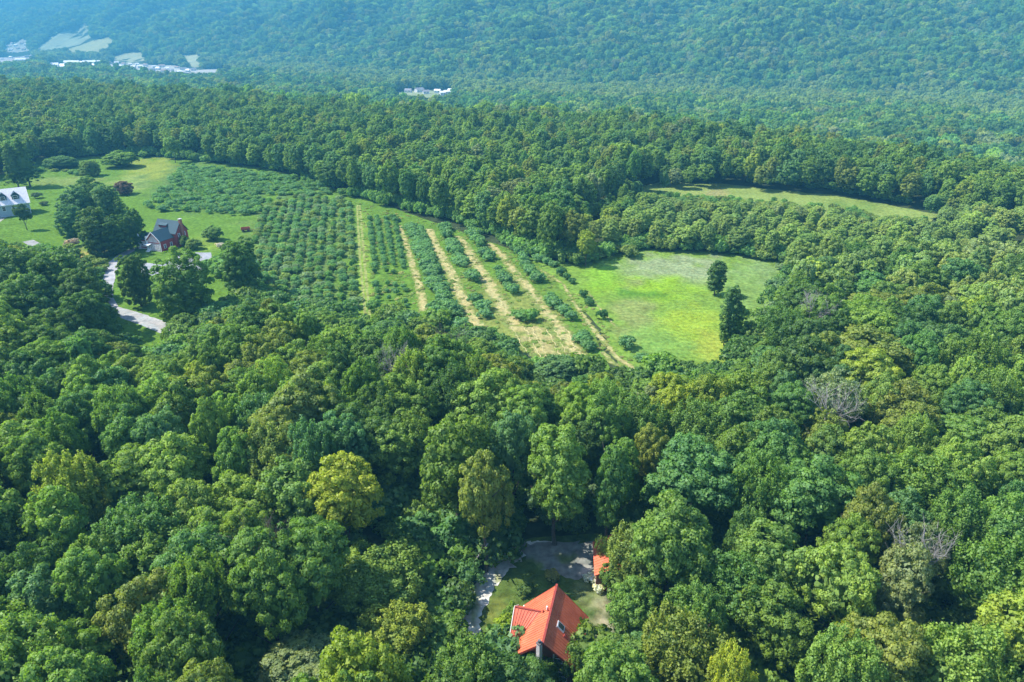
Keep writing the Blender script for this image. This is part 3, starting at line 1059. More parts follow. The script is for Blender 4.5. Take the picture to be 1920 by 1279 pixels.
# species stand in loose groups: pick colour from a smooth field plus chance
cf = (wav(A, B, 45, 301) * 0.5 + 0.5 + rng.normal(0, 0.42, len(A)))
cum = np.cumsum(PW)
PORD = ['bluish green', 'dark green', 'emerald green', 'mid green', 'light green', 'olive green', 'yellow green', 'grey green']
pw = np.array([PW[PNAMES.index(n)] for n in PORD])
rank = np.argsort(np.argsort(cf)) / len(cf)
ci = np.searchsorted(np.cumsum(pw), rank).clip(0, len(PORD) - 1)
kinds = rng.choice(['round', 'round', 'round', 'oval', 'layered', 'layered', 'feathery', 'feathery', 'sparse'], len(A), p=[.15, .15, .12, .18, .12, .08, .09, .08, .03])


for i in np.nonzero(chosen)[0]:
    tree(str(kinds[i]), float(A[i]), float(B[i]), float(H[i]), float(Rr[i]), PORD[ci[i]],
         text=f'{PORD[ci[i]]} {SHAPEN[str(kinds[i])]} tree', group='broadleaf trees of the foreground woods')

# ------------------------------------------------------------------ masses of trees as instances


def proto_collection(name, meshes):
    c = bpy.data.collections.new(name)
    for i, m in enumerate(meshes):
        o = bpy.data.objects.new(f'{name}_{i:02d}', m)
        c.objects.link(o)
    return c


def scatter_object(name, pts, scl, rot, idx, tint, coll, label):
    me = bpy.data.meshes.new(name)
    me.from_pydata(np.asarray(pts).tolist(), [], [])
    n = len(pts)
    a = me.attributes.new('scl', 'FLOAT_VECTOR', 'POINT')
    a.data.foreach_set('vector', np.asarray(scl, np.float32).ravel())
    a = me.attributes.new('rotz', 'FLOAT', 'POINT')
    a.data.foreach_set('value', np.asarray(rot, np.float32))
    a = me.attributes.new('pick', 'INT', 'POINT')
    a.data.foreach_set('value', np.asarray(idx, np.int32))
    a = me.attributes.new('tint', 'FLOAT_VECTOR', 'POINT')
    a.data.foreach_set('vector', np.asarray(tint, np.float32).ravel())
    o = link(name, me)
    g = bpy.data.node_groups.new(name + '_nodes', 'GeometryNodeTree')
    g.interface.new_socket('Geometry', in_out='INPUT', socket_type='NodeSocketGeometry')
    g.interface.new_socket('Geometry', in_out='OUTPUT', socket_type='NodeSocketGeometry')
    gi, go = g.nodes.new('NodeGroupInput'), g.nodes.new('NodeGroupOutput')
    ci_ = g.nodes.new('GeometryNodeCollectionInfo')
    ci_.inputs['Collection'].default_value = coll
    ci_.inputs['Separate Children'].default_value = True
    ci_.inputs['Reset Children'].default_value = True
    ip = g.nodes.new('GeometryNodeInstanceOnPoints')
    ip.inputs['Pick Instance'].default_value = True

    def attr(nm, ty):
        q = g.nodes.new('GeometryNodeInputNamedAttribute')
        q.data_type = ty
        q.inputs['Name'].default_value = nm
        return q.outputs['Attribute']
    g.links.new(gi.outputs[0], ip.inputs['Points'])
    g.links.new(ci_.outputs[0], ip.inputs['Instance'])
    g.links.new(attr('pick', 'INT'), ip.inputs['Instance Index'])
    g.links.new(attr('scl', 'FLOAT_VECTOR'), ip.inputs['Scale'])
    cx = g.nodes.new('ShaderNodeCombineXYZ')
    g.links.new(attr('rotz', 'FLOAT'), cx.inputs['Z'])
    er = g.nodes.new('FunctionNodeEulerToRotation')
    g.links.new(cx.outputs[0], er.inputs[0])
    g.links.new(er.outputs[0], ip.inputs['Rotation'])
    g.links.new(ip.outputs[0], go.inputs[0])
    md = o.modifiers.new('scatter', 'NODES')
    md.node_group = g
    return tag(o, label, None, None, 'stuff')


C_MID = proto_collection('wood_crowns', MID + CROWNS['round'][:1] + CROWNS['oval'][:1])
C_FAR = proto_collection('hill_crowns', FARM)
C_BUSH = proto_collection('bush_shapes', BUSH)


def tints(n, x, y, seed, order=None, w_=None, fld=45, amp=0.42, jit=0.12):
    r = np.random.default_rng(seed)
    f = wav(x, y, fld, seed + 1) * 0.5 + r.normal(0, amp, n)
    rk = np.argsort(np.argsort(f)) / max(n, 1)
    o_ = order or PORD
    ww = pw if w_ is None else np.array(w_) / np.sum(w_)
    c = np.array([PAL[k] for k in o_])[np.searchsorted(np.cumsum(ww), rk).clip(0, len(o_) - 1)]
    return c * r.uniform(1 - jit, 1 + jit, (n, 1)) * r.uniform(.93, 1.07, (n, 3))


k = ~chosen
n = int(k.sum())
near = (fz[k] < 230)
idx = np.where(near, rng.integers(6, 8, n), rng.integers(0, 6, n))
idx = np.where(near & (rng.random(n) < 0.5), rng.integers(0, 6, n), idx)
cmap = np.array([PAL[p] for p in PORD])[ci[k]] * rng.uniform(.88, 1.12, (n, 1))
pale = inpoly(qx[k], qy[k], [(1080, 440), (1250, 350), (1750, 385), (1990, 400), (1990, 600), (1500, 530)])
cmap = np.where(pale[:, None], cmap * (0.62 + 0.12 * wav(A[k], B[k], 30, 71)[:, None]) + np.array([[0.24, 0.31, 0.10]]) * 0.55, cmap)
scatter_object('woodland', np.column_stack([A[k], B[k], G[k]]),
               np.column_stack([Rr[k] / 5.9, Rr[k] / 5.9 * rng.uniform(.9, 1.1, n), H[k] / 18.0]), rng.uniform(0, 6.28, n), idx, cmap, C_MID,
               'dense green broadleaf woods around the fields and on the ridge')

# undergrowth beneath the near woods
ux, uy = scatter(-170, 170, 30, 210, 4.4, 41, lambda x, y: frustum(x, y, 20))
up_, vp_ = proj(ux, uy, hgt(ux, uy) + 2)
kk = ~infield(up_, vp_)
p0, p1 = proj(ux, uy, hgt(ux, uy))
kk &= ~infield(p0, p1)
ux, uy = ux[kk], uy[kk]
n = len(ux)
s_ = rng.uniform(0.7, 1.7, n)
scatter_object('undergrowth', np.column_stack([ux, uy, hgt(ux, uy)]), np.column_stack([s_ * 1.1, s_ * 1.1, s_]), rng.uniform(0, 6.28, n), rng.integers(0, 4, n),
               tints(n, ux, uy, 42, ['dark green', 'bluish green', 'mid green'], [3, 2, 2]), C_BUSH, 'dark leafy undergrowth between the trunks of the near woods')

# slope behind the ridge, valley and far hillside
far_polys = [[(at(*p).x, at(*p).y) for p in poly] for poly in FAR_FIELDS.values()]


def farkeep(x, y):
    ye = np.interp(x, EX, EY)
    z = hgt(x, y)
    px, py = proj(x, y, z)
    return (px > -150) & (px < 2070) & (y > ye + 60) & (py > -70) & (y < 4300)


def notfield(x, y):
    k = np.ones(len(x), bool)
    for p in far_polys:
        k &= ~inpoly(x, y, p)
    # crowns must not hide the fields either
    z = hgt(x, y)
    for hh in (6, 12, 18):
        px, py = proj(x, y, z + hh)
        for poly in FAR_FIELDS.values():
            k &= ~inpoly(px, py, poly)
    return k


HORD = ['dark green', 'bluish green', 'emerald green', 'mid green', 'light green', 'olive green', 'grey green']
fx, fy = scatter(-950, 1500, 400, 1500, 10.5, 51, lambda x, y: farkeep(x, y))
kk = notfield(fx, fy)
fx, fy = fx[kk], fy[kk]
gx_, gy_ = scatter(-3600, 1800, 1500, 4300, 15.5, 52, lambda x, y: farkeep(x, y))
kk = notfield(gx_, gy_)
gx_, gy_ = gx_[kk], gy_[kk]
for nm, x, y, sp, sd, lab in (('valley_woods', fx, fy, 1.25, 61, 'hazy woods on the slope beyond the ridge and the right of the far hillside'),
                              ('hillside_woods', gx_, gy_, 1.85, 62, 'blue hazed woods covering the far hillside')):
    n = len(x)
    s_ = rng.uniform(0.72, 1.15, n) * sp
    hs = rng.uniform(0.5, 1.25, n) * (0.85 + 0.3 * sp)
    scatter_object(nm, np.column_stack([x, y, hgt(x, y) - 1]), np.column_stack([s_, s_, hs]), rng.uniform(0, 6.28, n), rng.integers(0, 5, n),
                   np.where((np.abs(y - np.interp(x, BX, BY) + 130) < 150 + 60 * wav(x, y, 200, 8))[:, None], 0.5 * tints(n, x, y, sd, HORD, [3, 3, 1, 4, 2, 2, 1], 160, 0.6, 0.25) + 0.5 * np.array([[0.24, 0.30, 0.11]]),
                            tints(n, x, y, sd, HORD, [4, 3, 1, 4, 2, 2, 1], 160, 0.6, 0.28)), C_FAR, lab)
print('FAR', len(fx), len(gx_), 'woods', len(A), 'individual', ntree[0])

# ------------------------------------------------------------------ orchard
ROWN = {}
bush_list = []     # x, y, r, h, colour, text


def orchard_row(pts_z3, r0, sp, hh=2.6, j=0.5, gaps=0.0, text='dense apple tree', both=0.0, colour='bluish green'):
    pts = [at(*z3(*p)).xy for p in pts_z3]
    for a, b in zip(pts[:-1], pts[1:]):
        L = (b - a).length
        k_ = max(1, int(L / sp))
        for i in range(k_):
            if random.random() < gaps:
                continue
            p = a.lerp(b, (i + .5) / k_) + Vector((random.uniform(-j, j), random.uniform(-j, j)))
            ROWN[text] = ROWN.get(text, -1) + 1
            bush_list.append((p.x, p.y, r0 * random.uniform(.65, 1.15), hh * random.uniform(.6, 1.2), colour, f'apple tree, {ORDF[min(ROWN[text], len(ORDF) - 1)]} from the top of the {text}'))


R1 = [(505, 315), (545, 400), (575, 480), (610, 560), (645, 650), (690, 740), (760, 830)]
R2 = [(700, 320), (725, 400), (760, 470), (810, 550)]
R2b = [(850, 600), (880, 650)]
R2c = [(880, 740), (925, 800), (945, 840)]
R3 = [(850, 360), (900, 430), (950, 500), (975, 540)]
R3b = [(1000, 570), (1045, 630), (1090, 700)]
R4 = [(1010, 400), (1080, 440), (1130, 500), (1160, 550), (1210, 620), (1250, 660)]
R4b = [(1280, 710), (1320, 760), (1390, 820), (1440, 850)]
R4c = [(1440, 900), (1480, 950), (1500, 1010), (1540, 1020)]
for rr_, w_, s_, nm_ in ((R1, 2.5, 2.6, 'leftmost'), (R2, 2.3, 2.4, 'second'), (R2b, 2.3, 2.6, 'second'), (R2c, 2.2, 2.5, 'second'), (R3, 2.2, 2.4, 'third'), (R3b, 2.0, 2.4, 'third'),
                         (R4, 1.9, 2.4, 'fourth'), (R4b, 1.9, 2.5, 'fourth'), (R4c, 1.9, 2.2, 'fourth')):
    orchard_row(rr_, w_, s_, 2.7, 0.7, 0.14, nm_ + ' wide row between hay strips')
orchard_row([(560, 330), (600, 420), (640, 520), (670, 620)], 1.5, 2.4, 2.2, 0.4, 0.1, 'right flank of the leftmost wide row')
orchard_row([(1345, 580), (1400, 620), (1440, 650)], 1.6, 3.0, 2.4, 0.2, 0, 'last row beside the meadow', colour='dark green')
orchard_row([(1460, 700), (1500, 730), (1530, 770)], 1.5, 2.6, 2.2, 0.2, 0, 'last row beside the meadow', colour='dark green')
orchard_row([(1580, 830), (1600, 845)], 1.7, 2.2, 2.4, 0.2, 0, 'last row beside the meadow', colour='dark green')
orchard_row([(1680, 980), (1760, 1010)], 1.9, 2.6, 2.4, 0.2, 0, 'pair of clumps ending the last row', colour='bluish green')
orchard_row([(1790, 1060), (1840, 1080)], 1.7, 2.6, 2.3, 0.2, 0, 'pair of clumps ending the last row', colour='bluish green')
orchard_row([(1110, 830), (1230, 850)], 2.5, 2.2, 2.7, 0.2, 0, 'round clump above the hay corner', colour='mid green')
orchard_row([(930, 920), (970, 960), (1010, 1020)], 2.0, 2.4, 3.2, 0.4, 0, 'overgrown clump left of the hay corner', colour='light green')
orchard_row([(620, 800), (700, 880), (820, 900)], 2.5, 2.6, 3.2, 0.6, 0, 'overgrown lower end of the wide rows', colour='bluish green')
orchard_row([(1060, 400), (1000, 370), (920, 355), (850, 345)], 1.7, 2.4, 2.2, 0.4, 0.1, 'line crossing the upper ends of the rows', colour='mid green')
orchard_row([(1210, 500), (1290, 530), (1330, 545)], 1.8, 2.2, 2.4, 0.3, 0, 'low clump above the last row')
for nm_, (px0, px1) in zip(('first', 'second', 'third', 'fourth'), ((276, 330), (318, 395), (372, 440), (420, 492))):
    orchard_row([(px0, 265), (px0 + (px1 - px0) * .33, 420), (px0 + (px1 - px0) * .66, 560)], 0.95, 2.1, 1.7, 0.25, 0.12, nm_ + ' narrow row of saplings')
    orchard_row([(px0 + (px1 - px0) * .72, 640), (px1, 780)], 0.85, 2.2, 1.6, 0.3, 0.3, nm_ + ' narrow row of saplings')
orchard_row([(290, 577), (500, 583)], 0.9, 1.8, 1.6, 0.2, 0.2, 'dark line across the sapling rows', colour='dark green')
orchard_row([(400, 270), (450, 290)], 1.3, 1.8, 1.9, 0.2, 0, 'dark pair above the sapling rows', colour='dark green')
orchard_row([(290, 790), (500, 860), (560, 920)], 2.2, 3.0, 3.0, 1.0, 0, 'overgrown lower end of the sapling rows', colour='mid green')


def block(poly_px, row_dir, row_sp, tree_sp, r0, hh, text, seed, colours):
    poly = [tuple(at(*p).xy) for p in poly_px]
    d = Vector(row_dir).normalized()
    e_ = Vector((-d.y, d.x))
    P = [Vector(p) for p in poly]
    us = [p.dot(d) for p in P]
    vs_ = [p.dot(e_) for p in P]
    r = random.Random(seed)
    v_ = min(vs_)
    nrow = -1
    while v_ < max(vs_):
        nrow += 1
        nt_ = -1
        u_ = min(us)
        while u_ < max(us):
            q = d * (u_ + r.uniform(-.8, .8)) + e_ * (v_ + r.uniform(-.4, .4) + .3 * math.sin(u_ * .15 + v_))
            if inpoly(q.x, q.y, poly) and r.random() > 0.12:
                nt_ += 1
                bush_list.append((q.x, q.y, r0 * r.choice((.6, .85, 1, 1, 1.15, 1.4)) * r.uniform(.85, 1.15), hh * r.uniform(.6, 1.3), r.choice(colours),
                                  f'apple tree, {ORDF[min(nt_, len(ORDF) - 1)]} from the far end of the {ORDF[min(nrow, len(ORDF) - 1)]} row of the {text}'))
            u_ += tree_sp
        v_ += row_sp


a_, b_ = at(660, 380).xy, at(672, 560).xy
block([(492, 378), (560, 372), (640, 375), (664, 385), (668, 480), (672, 585), (600, 582), (485, 560), (478, 440)], (b_ - a_), 3.3, 2.1, 1.15, 1.9,
      'middle block', 5, ['bluish green', 'bluish green', 'mid green', 'olive green', 'grey green'])
a_, b_ = at(345, 312).xy, at(560, 338).xy
block([(268, 396), (300, 360), (345, 312), (440, 322), (560, 336), (640, 368), (520, 366), (490, 372), (488, 400), (440, 405), (350, 398)], at(430, 400).xy - at(350, 320).xy, 3.7, 2.7, 1.45, 2.1,
      'upper block', 6, ['bluish green', 'bluish green', 'mid green'])
bl = np.array([(b[0], b[1], b[2], b[3]) for b in bush_list])
fzb = bl[:, 1] * CP + CAM_H * SP
ordb = np.argsort(-(bl[:, 2] / fzb))
# colour of orchard foliage is paler than the woods
ORC = {'bluish green': (0.155, 0.310, 0.120), 'mid green': (0.160, 0.315, 0.080), 'olive green': (0.22, 0.31, 0.075), 'grey green': (0.23, 0.34, 0.17),
       'dark green': (0.075, 0.180, 0.055), 'light green': (0.18, 0.34, 0.08)}
chosenb = set(ordb[:300].tolist())
restb = [i for i in range(len(bush_list)) if i not in chosenb]
for i in sorted(chosenb):
    x, y, r_, h_, c, tx = bush_list[i]
    z = float(hgt(x, y))
    o = link('apple_tree', random.choice(BUSH), None, None, (x, y, z), random.uniform(0, 6.28))
    o.scale = (r_ / 2.15, r_ / 2.15 * random.uniform(.9, 1.1), h_ / 3.5)
    q = random.uniform(.88, 1.12)
    o['tint'] = [v * q for v in ORC[c]]
    tag(o, tx, 'apple tree', 'apple trees of the orchard')
if restb:
    rb = [bush_list[i] for i in restb]
    n = len(rb)
    xy = np.array([(b[0], b[1]) for b in rb])
    sc_ = np.array([(b[2] / 2.15, b[2] / 2.15, b[3] / 3.5) for b in rb])
    scatter_object('orchard_rows', np.column_stack([xy, hgt(xy[:, 0], xy[:, 1])]), sc_, rng.uniform(0, 6.28, n), rng.integers(0, 4, n),
                   np.array([ORC[b[4]] for b in rb]) * rng.uniform(.88, 1.12, (n, 1)), C_BUSH, 'small apple trees filling the farther rows of the orchard')
print('BUSHES', len(bush_list))

# hedge and scrub: edges of the fields
sx, sy, sr, sh, st = [], [], [], [], []


def scrub(path_px, n_, r_, h_, spread, cols):
    pts = [at(*p).xy for p in path_px]
    for i in range(n_):
        f = random.random() * (len(pts) - 1)
        j_ = int(f)
        p = pts[j_].lerp(pts[min(j_ + 1, len(pts) - 1)], f - j_) + Vector((random.gauss(0, spread), random.gauss(0, spread)))
        sx.append(p.x); sy.append(p.y); sr.append(r_ * random.uniform(.6, 1.3)); sh.append(h_ * random.uniform(.6, 1.3)); st.append(random.choice(cols))


scrub([(1400, 342), (1480, 347), (1560, 357), (1640, 370), (1700, 382)], 130, 1.5, 2.8, 1.3, ['light green', 'emerald green', 'mid green'])
scrub([(1100, 490), (1180, 463), (1300, 468), (1400, 474), (1465, 488)], 150, 2.3, 4.2, 1.9, ['mid green', 'light green', 'olive green'])
scrub([(1486, 508), (1462, 566), (1420, 640), (1392, 700)], 60, 2.0, 2.6, 1.2, ['mid green', 'light green', 'grey green'])
scrub([(660, 366), (760, 388), (860, 414), (950, 446), (1010, 478), (1090, 488)], 260, 2.1, 4.4, 2.2, ['mid green', 'light green'])
scrub([(60, 298), (240, 288), (345, 297), (440, 306), (560, 322), (640, 354)], 260, 2.3, 4.6, 2.6, ['mid green', 'light green', 'bluish green'])
scrub([(1368, 722), (1300, 716), (1200, 738), (1034, 752), (975, 700), (880, 662), (700, 622), (560, 592)], 110, 2.0, 2.6, 1.2, ['mid green', 'light green', 'bluish green', 'olive green'])
scrub([(10, 318), (120, 322), (160, 330)], 26, 1.8, 1.6, 1.0, ['mid green', 'olive green'])
scrub([(1190, 364), (1290, 378), (1330, 381), (1390, 383), (1500, 390), (1600, 402), (1640, 420), (1740, 422)], 130, 1.6, 2.6, 2.0, ['olive green', 'light green', 'mid green'])
scrub([(90, 470), (130, 480), (170, 490), (185, 520)], 22, 1.8, 2.2, 1.6, ['mid green', 'olive green'])
scrub([(400, 500), (450, 520), (480, 560), (440, 600)], 46, 2.4, 3.4, 2.4, ['mid green', 'light green', 'bluish green'])
n = len(sx)
scatter_object('scrub', np.column_stack([sx, sy, hgt(sx, sy)]), np.column_stack([np.array(sr) / 2.15, np.array(sr) / 2.15, np.array(sh) / 3.5]),
               rng.uniform(0, 6.28, n), rng.integers(0, 4, n), np.array([ORC.get(c, PAL[c]) for c in st]) * rng.uniform(.8, 1.1, (n, 1)), C_BUSH,
               'low scrub along the edges of the meadow, orchard and pale clearing')

# tussocks in the unmown grass
def tussocks(name, poly_px, n_, r_, h_, cols, label, seed):
    poly = [tuple(at(*p).xy) for p in poly_px]
    r = np.random.default_rng(seed)
    P_ = np.array(poly)
    x = r.uniform(P_[:, 0].min(), P_[:, 0].max(), n_ * 3)
    y = r.uniform(P_[:, 1].min(), P_[:, 1].max(), n_ * 3)
    k = inpoly(x, y, poly) & (wav(x, y, 14, seed) + r.normal(0, .5, len(x)) > -0.3)
    x, y = x[k][:n_], y[k][:n_]
    n = len(x)
    q = r.uniform(.5, 1.5, n)
    c = np.array(cols)[r.integers(0, len(cols), n)] * r.uniform(.75, 1.15, (n, 1))
    scatter_object(name, np.column_stack([x, y, hgt(x, y) - .05]), np.column_stack([q * r_ / 2.15, q * r_ / 2.15, q * h_ / 3.5]), r.uniform(0, 6.28, n), r.integers(0, 4, n), c, C_BUSH, label)


tussocks('orchard_grass', [(670, 380), (860, 428), (1010, 492), (1100, 560), (1200, 690), (1120, 690), (1030, 715), (985, 662), (880, 625), (690, 590)], 1300, .5, .25,
         [(0.24, 0.36, 0.08), (0.30, 0.40, 0.10), (0.36, 0.38, 0.14)], 'tufted grass between the orchard rows', 403)

# ------------------------------------------------------------------ dead trees


def dead_tree(px, ytop, H, spread, label, seed, mat=M_DEAD):
    r = random.Random(seed)
    q = at(px, ytop, H)
    e = empty('dead_tree', q, r.uniform(0, 6), label, 'dead tree')
    mb = MB()
    mb.tube([(0, 0, -.3), (.1, 0, H * .25), (0, .1, H * .5), (.1, .1, H * .72)], [.28, .22, .16, .08], 7)
    mb.build('trunk', mat, e, True)

    def grow(mb, p, d, L, rad, lev):
        pts, rads = [p], [rad]
        for i in range(3):
            d = (d + Vector((r.gauss(0, .16), r.gauss(0, .16), r.gauss(0.06, .1)))).normalized()
            p = p + d * L / 3
            pts.append(p)
            rads.append(rad * (1 - .27 * (i + 1)))
            if lev > 0:
                for s_ in range(2):
                    dd = (d + Vector((r.gauss(0, .55), r.gauss(0, .55), r.gauss(0.1, .35)))).normalized()
                    grow(mb, p, dd, L * .55, rad * .55, lev - 1)
        mb.tube(pts, rads, 4)
    for k_ in range(7):
        th = k_ * 2.4 + r.uniform(-.3, .3)
        z_ = H * r.uniform(.60, .82)
        mb = MB()
        d = Vector((math.cos(th) * spread, math.sin(th) * spread, 1.0)).normalized()
        grow(mb, Vector((0.05, 0.05, z_)), d, (H - z_) * .72, .075, 2)
        mb.build('branch', mat, e, True)
    return e


dead_tree(1527, 552, 19.5, 0.7, 'bare grey dead tree right of the meadow, the most visible one', 1)
dead_tree(1560, 722, 19, 0.8, 'bare twigs of a dying tree inside the grey green crown', 2)
dead_tree(1745, 1005, 18.5, 0.6, 'bare grey branches showing through the pale thin tree', 3)
dead_tree(742, 655, 18, 0.6, 'bare pale tree in the woods just below the orchard', 4)
dead_tree(848, 612, 16, 0.8, 'dark bare tree at the lower left end of the hay strips', 5, M_BARK)
dead_tree(492, 985, 17.5, 0.9, 'dark bare tree in the lower left woods', 6, M_BARK)

# leaning log beside the track
p, q = at(876, 1072), at(915, 1022, 5)
lg = MB()
lg.tube([(0, 0, 0.1), ((q.x - p.x) * .5, (q.y - p.y) * .5, 2.7), (q.x - p.x, q.y - p.y, 5.3)], [.17, .14, .08], 8)
tag(lg.build('fallen_log', M_DEAD, None, True, loc=tuple(p)), 'pale bare trunk leaning over the shaded edge of the track behind the cabin', 'log')

# ------------------------------------------------------------------ buildings
M_RED = None


def roof_metal():
    m, t = nmat('red_metal_roof')
    tc = N(t, 'ShaderNodeTexCoord')
    n1 = noise(t, tc.outputs['Object'], 0.7, 5, 0.6)
    r = ramp(t, n1.outputs[0], [(0.3, (0.46, 0.095, 0.045)), (0.55, (0.56, 0.13, 0.062)), (0.8, (0.62, 0.18, 0.095))])
    p = N(t, 'ShaderNodeBsdfPrincipled')
    t.links.new(r.outputs[0], p.inputs['Base Color'])
    p.inputs['Roughness'].default_value = 0.48
    p.inputs['Specular IOR Level'].default_value = 0.5
    o = N(t, 'ShaderNodeOutputMaterial')
    t.links.new(p.outputs[0], o.inputs[0])
    return m


M_RROOF = roof_metal()
M_RTRIM = simple('dark_red_trim', (0.22, 0.035, 0.025), 0.2, 2, 0.6)
M_WALLW = simple('cabin_siding', (0.20, 0.08, 0.05), 0.2, 1.5, 0.8, bump=0.3)
M_WHITE = simple('white_paint', (0.78, 0.78, 0.76), 0.06, 1.0, 0.6)
M_STONE = simple('chimney_stone', (0.50, 0.48, 0.49), 0.12, 3.0, 0.9, bump=0.8)
M_GLASS = simple('dark_glass', (0.03, 0.035, 0.045), 0.1, 1, 0.12, spec=0.8)
M_SLATE = simple('blue_grey_shingles', (0.026, 0.062, 0.080), 0.18, 2.5, 0.75, bump=0.4)
M_BLUEWALL = simple('grey_blue_clapboard', (0.36, 0.44, 0.50), 0.08, 1.5, 0.75)
M_REDWALL = simple('red_clapboard', (0.30, 0.045, 0.045), 0.12, 1.5, 0.75)
M_LIGHTROOF = simple('light_grey_shingles', (0.66, 0.62, 0.62), 0.14, 2.0, 0.8, bump=0.3)
M_BRICK = simple('chimney_brick', (0.30, 0.11, 0.07), 0.2, 3, 0.9, bump=0.4)
M_PINKWALL = simple('pale_pink_clapboard', (0.70, 0.55, 0.55), 0.08, 1.5, 0.7)
M_FOUND = simple('foundation', (0.35, 0.34, 0.33), 0.15, 1.5, 0.9)
M_RUST = simple('rust', (0.30, 0.075, 0.045), 0.35, 3, 0.9)
M_FLUE = simple('dark_flue', (0.10, 0.09, 0.09), 0.2, 2, 0.7)
M_GREYMETAL = simple('grey_metal', (0.4, 0.41, 0.43), 0.15, 2, 0.5)


def lerp3(a, b, f):
    return tuple(a[i] + (b[i] - a[i]) * f for i in range(3))


def seams(name, quad, n_, mat, parent, h=0.06, w_=0.05):
    """raised standing seams running from the ridge edge (quad[0]-quad[1]) to the eave edge (quad[3]-quad[2])"""
    q = [Vector(p) for p in quad]
    nn = (q[1] - q[0]).cross(q[3] - q[0]).normalized()
    if nn.z < 0:
        nn = -nn
    mb = MB()
    for i in range(n_ + 1):
        f = i / n_
        a = q[0].lerp(q[1], f) + nn * h / 2
        b = q[3].lerp(q[2], f) + nn * h / 2
        if (a - b).length > 0.3:
            mb.bar(a, b, w_, h)
    o = mb.build(name, mat, parent)
    o['kind'] = 'stuff'
    return o


def roof_plate(name, quad, th, mat, parent):
    q = [Vector(p) for p in quad]
    if (q[1] - q[0]).cross(q[2] - q[0]).z < 0:
        q = q[::-1]
    mb = MB()
    mb.slab(q, th)
    return mb.build(name, mat, parent)


def window(parent, c, w_, h_, nrm, frame=M_WHITE, glass=M_GLASS, name='window'):
    """window on a wall: frame with a recessed pane; c centre, nrm wall normal in xy"""
    nx_, ny_ = nrm
    t_ = Vector((-ny_, nx_, 0))
    nv = Vector((nx_, ny_, 0))
    c = Vector(c)
    mb = MB()
    z_ = Vector((0, 0, 1))
    d = nv * 0.05
    mb.bar(c + d - t_ * (w_ / 2 + .06) - z_ * (h_ / 2 + .12), c + d - t_ * (w_ / 2 + .06) + z_ * (h_ / 2 + .12), .12, .14)
    mb.bar(c + d + t_ * (w_ / 2 + .06) - z_ * (h_ / 2 + .12), c + d + t_ * (w_ / 2 + .06) + z_ * (h_ / 2 + .12), .12, .14)
    mb.bar(c + d - t_ * (w_ / 2) - z_ * (h_ / 2 + .06), c + d + t_ * (w_ / 2) - z_ * (h_ / 2 + .06), .12, .12)
    mb.bar(c + d - t_ * (w_ / 2) + z_ * (h_ / 2 + .06), c + d + t_ * (w_ / 2) + z_ * (h_ / 2 + .06), .12, .12)
    mb.bar(c + d - t_ * (w_ / 2), c + d + t_ * (w_ / 2), .05, .06)
    f = mb.build(name, frame, parent)
    g = MB()
    a, b = c + nv * .015 - t_ * w_ / 2 - z_ * h_ / 2, c + nv * .015 + t_ * w_ / 2 - z_ * h_ / 2
    g.slab([a, b, b + z_ * h_, a + z_ * h_], 0.012)
    g.build('pane', glass, f)
    return f


# --- the cabin
RZ = math.radians(-13.5)
cab = empty('cabin', (4.55, 59.3, float(hgt(4.5, 59.3))), RZ, 'small cabin with an orange red metal roof in the clearing at the bottom', 'cabin')
HW, HL = 4.0, 4.1            # half width to the eaves, half length
RH, EH = 7.9, 3.7            # ridge and eave heights
ov = 0.45
wall = MB()
wx, wy = HW - .45, HL - .4
zt = RH - (RH - EH) * wx / HW - .16
wall.add([(-wx, -wy, -.3), (wx, -wy, -.3), (wx, wy, -.3), (-wx, wy, -.3), (-wx, -wy, zt), (wx, -wy, zt), (wx, wy, zt), (-wx, wy, zt), (0, -wy, RH - .22), (0, wy, RH - .22)],
         [(0, 1, 5, 8, 4), (2, 3, 7, 9, 6), (1, 2, 6, 5), (3, 0, 4, 7), (0, 3, 2, 1), (4, 8, 9, 7), (5, 6, 9, 8)])
wall.build('wall', M_WALLW, cab)
rn, rf_ = (0, -HL - .75, RH), (0, HL - .15, RH)
Lq = [rn, rf_, (-HW, HL - .15, EH), (-HW, -HL, EH)]
Rq = [rn, rf_, (HW, HL - .15, EH), (HW, -HL, EH)]
rl = roof_plate('roof', Lq, .14, M_RROOF, cab)
rr2 = roof_plate('roof', Rq, .14, M_RROOF, cab)
seams('roof_seams', Lq, 22, M_RROOF, rl, 0.045, 0.045)
seams('roof_seams', Rq, 22, M_RROOF, rr2, 0.045, 0.045)
MB().bar((0, -HL - .8, RH + .05), (0, HL + .03, RH + .05), .26, .10).build('ridge_cap', M_RTRIM, cab)
tb = MB()
for q_ in (Lq, Rq):
    tb.bar(Vector(q_[0]) + Vector((0, -.04, -.12)), Vector(q_[3]) + Vector((0, -.04, -.12)), .06, .24)
    tb.bar(Vector(q_[1]) + Vector((0, .04, -.12)), Vector(q_[2]) + Vector((0, .04, -.12)), .06, .24)
tb.build('verge_board', M_RTRIM, cab)
MB().bar((-HW - .07, -HL, EH - .1), (-HW - .07, HL - .15, EH - .1), .12, .12).build('gutter', M_WHITE, cab)
MB().bar((HW + .07, -HL, EH - .1), (HW + .07, HL - .15, EH - .1), .12, .12).build('gutter', M_RTRIM, cab)
